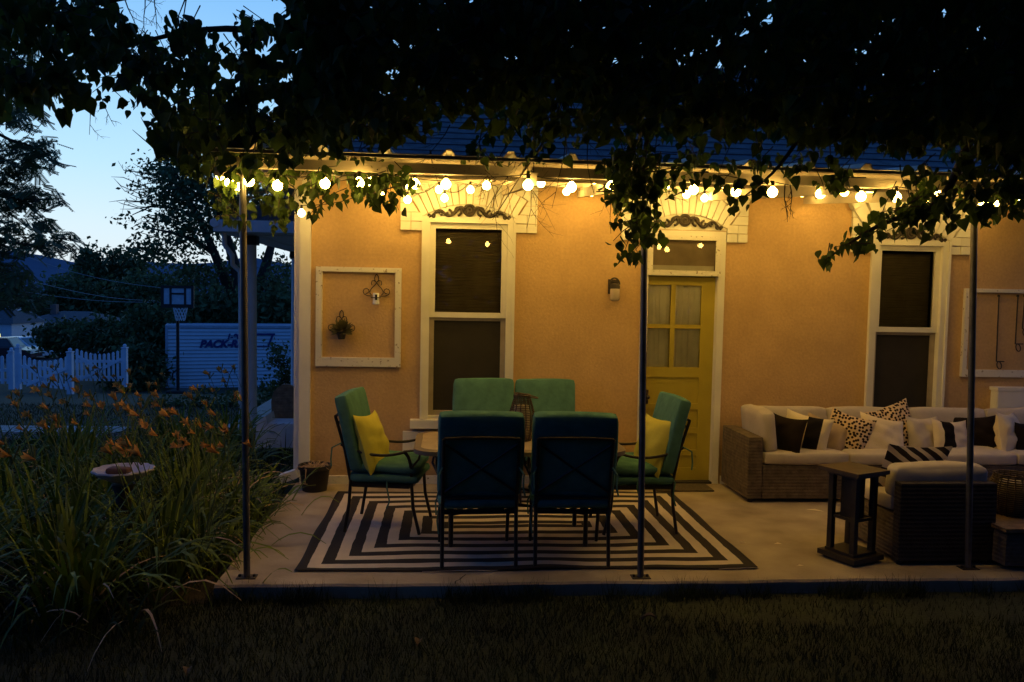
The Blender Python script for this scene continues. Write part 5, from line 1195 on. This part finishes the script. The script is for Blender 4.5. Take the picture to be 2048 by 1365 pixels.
# bushes / hedge in front of the road
for i, (u, v, Y, ru, rv, lb) in enumerate(((135, 674, 34, 48, 19, 'rounded dark bush in front of the grey house'), (225, 674, 30, 60, 26, 'wide dark bush overhanging the right picket gate'), (300, 680, 27, 50, 60, 'tall dark bush left of the white container'), (270, 740, 24, 45, 40, 'low dark shrub between the right gate and the hoop'))):
    b_ = [blob(u, v, Y, ru, rv), blob(u-ru*.4, v+rv*.2, Y, ru*.6, rv*.7), blob(u+ru*.4, v+rv*.25, Y, ru*.6, rv*.7)]
    p = W(u, v, Y); p.z = gz(Y); tree('bush', p, b_, 4200, .24, hedge_m, lb, 'bush', 'dark bushes by the gates', 200+i, .1, 6)
# ragged shrub at the right end of the container, low plants before it
p = W(575, 790, 12.0); p.z = gz(12); tree('shrub', p, [blob(572, 740, 12, 18, 40), blob(560, 790, 12, 32, 26), blob(550, 705, 12, 22, 10), blob(548, 725, 12, 20, 6)], 1500, .10, hedge_m, 'ragged shrub in front of the right end of the container', 'shrub', None, 300, .03, 10)
p = W(440, 800, 9.0); p.z = gz(9); tree('shrub', p, [blob(420, 815, 9, 80, 22), blob(520, 805, 9, 50, 30), blob(330, 818, 9, 50, 14)], 2600, .09, hedge_m, 'low dark shrubs spreading below the white container', 'shrub', None, 301, .03, 4)
# honey locust at left: drooping sprays of tiny leaflets
Yl = 3.6; base = W(-260, 900, Yl); base.z = gz(Yl)
t = empty('honey_locust', base, 'feathery leaved tree hanging into the left edge of the photo', 'tree')
mb = MB(); top = W(-200, 100, Yl); mb.tube([base-Vector((0, 0, .2)), base.lerp(top, .5), top], .16, 10, .1); mb.build('trunk', bark_m, t, True)
g = random.Random(17); V = []; mbt = MB()
REG = [((-60, 205), (62, 250), 26), ((-60, 275), (95, 330), 52), ((-60, 335), (70, 415), 60), ((40, 375), (128, 408), 16), ((-60, 430), (100, 505), 80), ((60, 468), (145, 502), 18), ((-60, 520), (60, 610), 46), ((-40, 560), (85, 620), 16), ((30, 285), (118, 330), 18), ((-60, 60), (60, 205), 70), ((30, 210), (95, 240), 10), ((-200, 0), (-60, 600), 90)]
for (u0, v0), (u1, v1), cnt in REG:
    for i in range(cnt):
        u, v = g.uniform(u0, u1), g.uniform(v0, v1); Y = Yl+g.uniform(-.9, .9); p = W(u, v, Y); az = g.uniform(-.5, .5)
        for fr in range(4):
            az = g.uniform(0, 6.28); d = Vector((math.cos(az), math.sin(az), g.uniform(-1.1, .1))).normalized(); L_ = g.uniform(.12, .22); sd = d.cross(Vector((g.uniform(-.7, .7), g.uniform(-.9, .3), 1))).normalized(); b0 = p+Vector((g.uniform(-.1, .1), g.uniform(-.1, .1), g.uniform(-.08, .08)))
            mbt.tube([b0, b0+d*L_], .003, 3)
            for k in range(9):
                q = b0+d*L_*(k+.5)/9; 
                for s_ in (1, -1):
                    w1 = d*.017; tip = q+sd*s_*.050+d*.012+Vector((0, 0, -.008)); V.append([q-w1*.3, (q+tip)/2-w1*.7, tip, (q+tip)/2+w1*.7])
mb = MB()
for (pts) in ([(-200, 100), (-60, 240), (20, 280), (90, 300)], [(-200, 180), (-60, 380), (40, 400), (120, 398)], [(-200, 250), (-60, 470), (50, 490), (130, 492)], [(-210, 300), (-60, 560), (30, 590)], [(-200, 60), (-60, 100), (40, 200)]):
    mb.tube([W(u, v, Yl) for u, v in pts], .045, 6, .008)
mb.build('limbs', bark_m, t, True); mbt.build('twigs', bark_m, t)
quadmesh('crown', np.array([[list(q) for q in P] for P in V]), 4, locust_m, t)

# ---------------------------------------------------------------- overhanging cottonwood in front
TB = Vector((3.6, -8.6, -.09))
ct = empty('overhanging_tree', TB, 'large heart leaved tree whose dark branches hang across the top of the photo', 'tree')
mb = MB(); mb.tube([TB-Vector((0, 0, .2)), TB+Vector((-.05, .1, 1.6)), TB+Vector((-.1, .3, 3.2)), TB+Vector((-.2, .6, 4.6))], .30, 14, .2); mb.build('trunk', bark_m, ct, True)
crot = TB+Vector((-.15, .45, 3.9))
def inpoly(u, v, P):
    c = False; j = len(P)-1
    for i in range(len(P)):
        (x1, y1), (x2, y2) = P[i], P[j]
        if (y1 > v) != (y2 > v) and u < (x2-x1)*(v-y1)/(y2-y1)+x1: c = not c
        j = i
    return c
CAN = [ ([(2140, -90), (2900, -90), (2900, 260), (2500, 300), (2140, 330)], 520, (3.8, 5.8), .062), # polygon, sprays, depth range (m from camera), leaf size
 ([(640, -90), (2140, -90), (2140, 322), (1990, 322), (1840, 282), (1640, 266), (1240, 258), (1000, 250), (760, 254), (620, 264), (560, 200), (640, 100)], 1215, (3.4, 5.6), 0.060),
 ([(1240, -60), (2140, -60), (2140, 296), (1900, 284), (1260, 248)], 567, (3.4, 5.4), 0.060),
 ([(640, -60), (1240, -60), (1240, 170), (640, 200)], 351, (3.4, 5.4), 0.060),
 ([(560, 200), (640, 120), (700, 150), (800, 255), (620, 275)], 81, (3.6, 5.4), 0.060),
 ([(570, -60), (720, -60), (720, 120), (640, 160), (560, 120), (590, 60)], 81, (3.2, 4.6), 0.073),
 ([(-40, -60), (175, -60), (200, 20), (160, 120), (150, 170), (110, 215), (-40, 205)], 92, (3.6, 5.2), 0.069),
 ([(165, 60), (260, 80), (340, 90), (430, 100), (560, 110), (640, 150), (620, 300), (450, 330), (330, 300), (300, 225), (180, 180), (140, 190)], 150, (3.8, 5.4), 0.064),
 ([(170, -40), (210, -40), (260, 70), (330, 110), (180, 120)], 18, (3.8, 5.4), 0.064),
 ([(330, 40), (400, 20), (440, 90), (330, 100)], 9, (3.8, 5), 0.060),
 ([(480, 40), (580, 40), (560, 110), (470, 110)], 12, (3.8, 5), 0.060),
 ([(310, 230), (600, 230), (620, 330), (420, 345), (330, 300)], 108, (4.6, 5.6), 0.053),
 ([(410, 300), (640, 300), (640, 400), (560, 465), (450, 460), (430, 380)], 44, (4.8, 5.6), 0.053),
 ([(600, 300), (730, 300), (780, 350), (740, 400), (680, 395), (620, 430)], 26, (4.7, 5.3), 0.052),
 ([(740, 340), (815, 345), (850, 365), (790, 400), (750, 400)], 10, (4.7, 5.2), 0.055),
 ([(880, 280), (1080, 280), (1000, 340), (930, 375), (905, 370)], 6, (4.6, 5.2), 0.050),
 ([(1060, 290), (1140, 290), (1120, 345), (1080, 340)], 4, (4.6, 5.2), 0.055),
 ([(1225, 290), (1330, 290), (1330, 330), (1310, 480), (1270, 505), (1235, 480), (1235, 400)], 56, (4.5, 5.0), 0.053),
 ([(1310, 290), (1415, 300), (1395, 350), (1350, 385), (1320, 340)], 7, (4.5, 5.1), 0.052),
 ([(1440, 300), (1540, 300), (1530, 390), (1480, 420), (1450, 370)], 7, (4.4, 5.0), 0.057),
 ([(1530, 300), (1720, 310), (1700, 385), (1660, 390), (1590, 345)], 9, (4.4, 5.0), 0.058),
 ([(1840, 330), (2110, 330), (2110, 400), (2020, 440), (1960, 450), (1910, 420), (1850, 400)], 49, (4.4, 5.2), 0.057),
 ([(1760, 410), (1850, 385), (1890, 400), (1880, 450), (1800, 470), (1740, 470)], 18, (4.5, 5.0), 0.053),
 ([(1640, 500), (1700, 470), (1760, 430), (1790, 470), (1720, 500), (1650, 530)], 9, (4.6, 4.9), 0.057),
]
g = random.Random(77); V = []; mbt = MB(); cents = []
base_leaf = [(0, 0), (-.30, .02), (-.47, .22), (-.43, .48), (-.20, .80), (0, 1.12), (.20, .80), (.43, .48), (.47, .22), (.30, .02)]
LFC = [(0, 1, 2, 3, 4, 5), (0, 5, 6, 7, 8, 9)]
for P, cnt, (d0, d1), ls in CAN:
    us = [q[0] for q in P]; vs_ = [q[1] for q in P]; k = 0
    while k < cnt:
        u, v = g.uniform(min(us), max(us)), g.uniform(min(vs_), max(vs_))
        if not inpoly(u, v, P): continue
        k += 1; dep = g.uniform(d0, d1); rr = ray(u, v); p = CP+rr*dep; cents.append(p)
        tw = Vector((g.uniform(-1, .6), g.uniform(-.4, 1), g.uniform(-.9, .1))).normalized(); tl_ = g.uniform(.14, .26); s0 = p-tw*tl_*.6; e0 = p+tw*tl_*.4
        mbt.tube([s0, p+Vector((0, 0, .012)), e0], .0035, 4, .0018)
        for i in range(g.randint(5, 9)):
            q = s0.lerp(e0, g.uniform(.1, 1))+Vector((g.gauss(0, .035), g.gauss(0, .035), g.gauss(0, .02)))
            a = Vector((g.gauss(0, .45), g.gauss(0, .45), -1)).normalized(); n0 = Vector((g.gauss(0, 1), g.gauss(0, 1)-.3, g.uniform(-.2, .6))); b_ = a.cross(n0).normalized(); nn = b_.cross(a); s = ls*g.uniform(.5, 1.4); fold = g.uniform(.05, .75); curl = g.uniform(-.5, .7)
            q2 = q+Vector((0, 0, -.012)); V.append([list(q2+b_*(x*s)+a*(y*s)+nn*((abs(x)*fold-y*y*curl*.4)*s)) for x, y in base_leaf])
sky_blockers = []
# the rest of the crown, above and round the frame, thickened to block skylight
for i in range(1500):
    p = Vector((g.uniform(-3.5, 6.5), g.uniform(-8.5, -3.4), g.uniform(4.3, 7.2)))
    dq = p-CP; dep = dq.dot(FW)
    if dep > -.2:
        dep = max(dep, .3); vv = 682.5-F*dq.dot(U2)/dep
        if vv > -130: continue
    cents.append(p)
    for k in range(9):
        q = p+Vector((g.gauss(0, .2), g.gauss(0, .2), g.gauss(0, .15))); a = Vector((g.gauss(0, .5), g.gauss(0, .5), -1)).normalized(); b_ = a.cross(Vector((g.gauss(0, 1), g.gauss(0, 1), .3))).normalized(); nn = b_.cross(a); s = .13*g.uniform(.7, 1.4)
        V.append([list(q+b_*(x*s)+a*(y*s)+nn*(abs(x)*.3*s)) for x, y in base_leaf])
for i in range(700):     # unseen leaf sprays added on the right to block sky light
    p = Vector((g.uniform(6.5, 10), g.uniform(-9, -3.5), g.uniform(1.6, 7)))
    sky_blockers.append(p)
for i in range(3200):     # skirts added behind and beside the viewer, unseen, to block sky light
    p = Vector((g.uniform(-8, 12), g.uniform(-15, -8.7), g.uniform(.2, 7.5))); sky_blockers.append(p)
for p in sky_blockers:
    for k in range(7):
        q = p+Vector((g.gauss(0, .25), g.gauss(0, .25), g.gauss(0, .2))); a = Vector((g.gauss(0, .5), g.gauss(0, .5), -1)).normalized(); b_ = a.cross(Vector((g.gauss(0, .5), g.gauss(0, 1), .3))).normalized(); nn = b_.cross(a); s = .22*g.uniform(.7, 1.4)
        V.append([list(q+b_*(x*s)+a*(y*s)+nn*(abs(x)*.3*s)) for x, y in base_leaf])
quadmesh('crown', np.array(V), 10, leaf_m, ct, LFC)  # also holds the leaf sprays added to block sky light
mbt.build('twigs', bark_m, ct)
# limbs
LIMB = [([(1900, -200, 4.0), (1500, -60, 4.3), (1100, 40, 4.7), (800, 120, 5.0), (600, 200, 5.2), (440, 330, 5.3)], .07, .008),
        ([(2000, -150, 4.0), (1700, 20, 4.4), (1400, 120, 4.6), (1300, 260, 4.8), (1285, 420, 4.75)], .055, .005),
        ([(2100, -100, 4.2), (2000, 100, 4.6), (1950, 250, 4.8), (1880, 400, 4.8), (1760, 450, 4.75), (1650, 520, 4.7)], .05, .004),
        ([(1200, 0, 4.5), (1150, 120, 4.7), (1100, 260, 4.9), (1030, 370, 4.95), (985, 440, 4.9)], .013, .0015),
        ([(800, 120, 5), (500, 60, 4.8), (300, 80, 4.8), (120, 150, 4.8)], .03, .004),
        ([(1500, -60, 4.3), (900, -80, 4.4), (400, -30, 4.4), (100, 30, 4.5)], .04, .006),
        ([(1700, 20, 4.4), (1640, 200, 4.6), (1560, 330, 4.7), (1480, 400, 4.7)], .025, .003),
        ([(640, 180, 5.1), (700, 280, 5.1), (720, 380, 5.0)], .012, .003)]
def pt(u, v, d): return CP+ray(u, v)*d
for P, r0, r1 in LIMB:
    q = [pt(*a) for a in P]; sm = []
    for i in range(len(q)-1):
        p0, p1, p2, p3 = q[max(0, i-1)], q[i], q[i+1], q[min(len(q)-1, i+2)]
        for k in range(5):
            t = k/5; sm.append(.5*((2*p1)+(p2-p0)*t+(2*p0-5*p1+4*p2-p3)*t*t+(3*p1-p0-3*p2+p3)*t**3))
    sm.append(q[-1]); mb = MB(); mb.tube(sm, r0, 8, r1)
    if P[0][0] >= 1500 and P[0][1] < -50: mb.tube(arc(crot, crot.lerp(q[0], .5)+Vector((0, 0, .4)), q[0], 8), r0*1.8, 8, r0)
    mb.build('limb', bark_m, ct, True)
# bare hanging twigs
def sprig(u, v, d, L_, ang, dep=0, r=.004):
    A = pt(u, v, d); n_ = 5; pts = [(u, v)]; uu, vv = u, v; a = ang
    for i in range(n_): a += g.uniform(-.22, .22); uu += math.cos(a)*L_/n_; vv += math.sin(a)*L_/n_; pts.append((uu, vv))
    dd = d; mb.tube([pt(x, y, dd+.02*i) for i, (x, y) in enumerate(pts)], r, 4, r*.35)
    if dep < 2:
        for i in range(1, n_):
            if g.random() < .8: sprig(pts[i][0], pts[i][1], dd, L_*g.uniform(.3, .5), a+g.choice((-1, 1))*g.uniform(.4, .9), dep+1, r*.55)
for u, v, d, L_, ang in ((1110, 230, 4.9, 260, 2.15), (1080, 260, 4.9, 200, 1.9), (1180, 260, 4.8, 130, 1.8), (960, 290, 4.9, 130, 1.5), (860, 300, 4.9, 90, 1.6), (1130, 250, 4.9, 170, 1.7), (1370, 330, 4.7, 90, 2.6), (1570, 370, 4.6, 75, 1.8), (1580, 370, 4.6, 60, 1.2), (250, 0, 4.6, 90, 1.3), (290, -20, 4.6, 90, 1.5), (310, -20, 4.6, 80, 1.8), (180, 170, 4.8, 100, 1.5), (200, 190, 4.8, 70, 1.2), (560, 230, 5, 180, 2.3), (520, 240, 5, 150, 2.2), (590, 250, 5, 150, 1.9), (470, 270, 5, 120, 2.3), (700, 280, 4.9, 100, 1.6), (1240, 300, 4.8, 170, 1.9), (1330, 400, 4.7, 80, -.5), (1020, 280, 4.9, 140, 2.0), (1050, 300, 4.9, 120, 2.2), (900, 250, 4.9, 110, 1.9), (1700, 330, 4.7, 60, 1.8), (1800, 330, 4.7, 60, 1.6)):
    mb = MB(); sprig(u, v, d, L_, ang); mb.build('bare_twig', bark_m, ct)
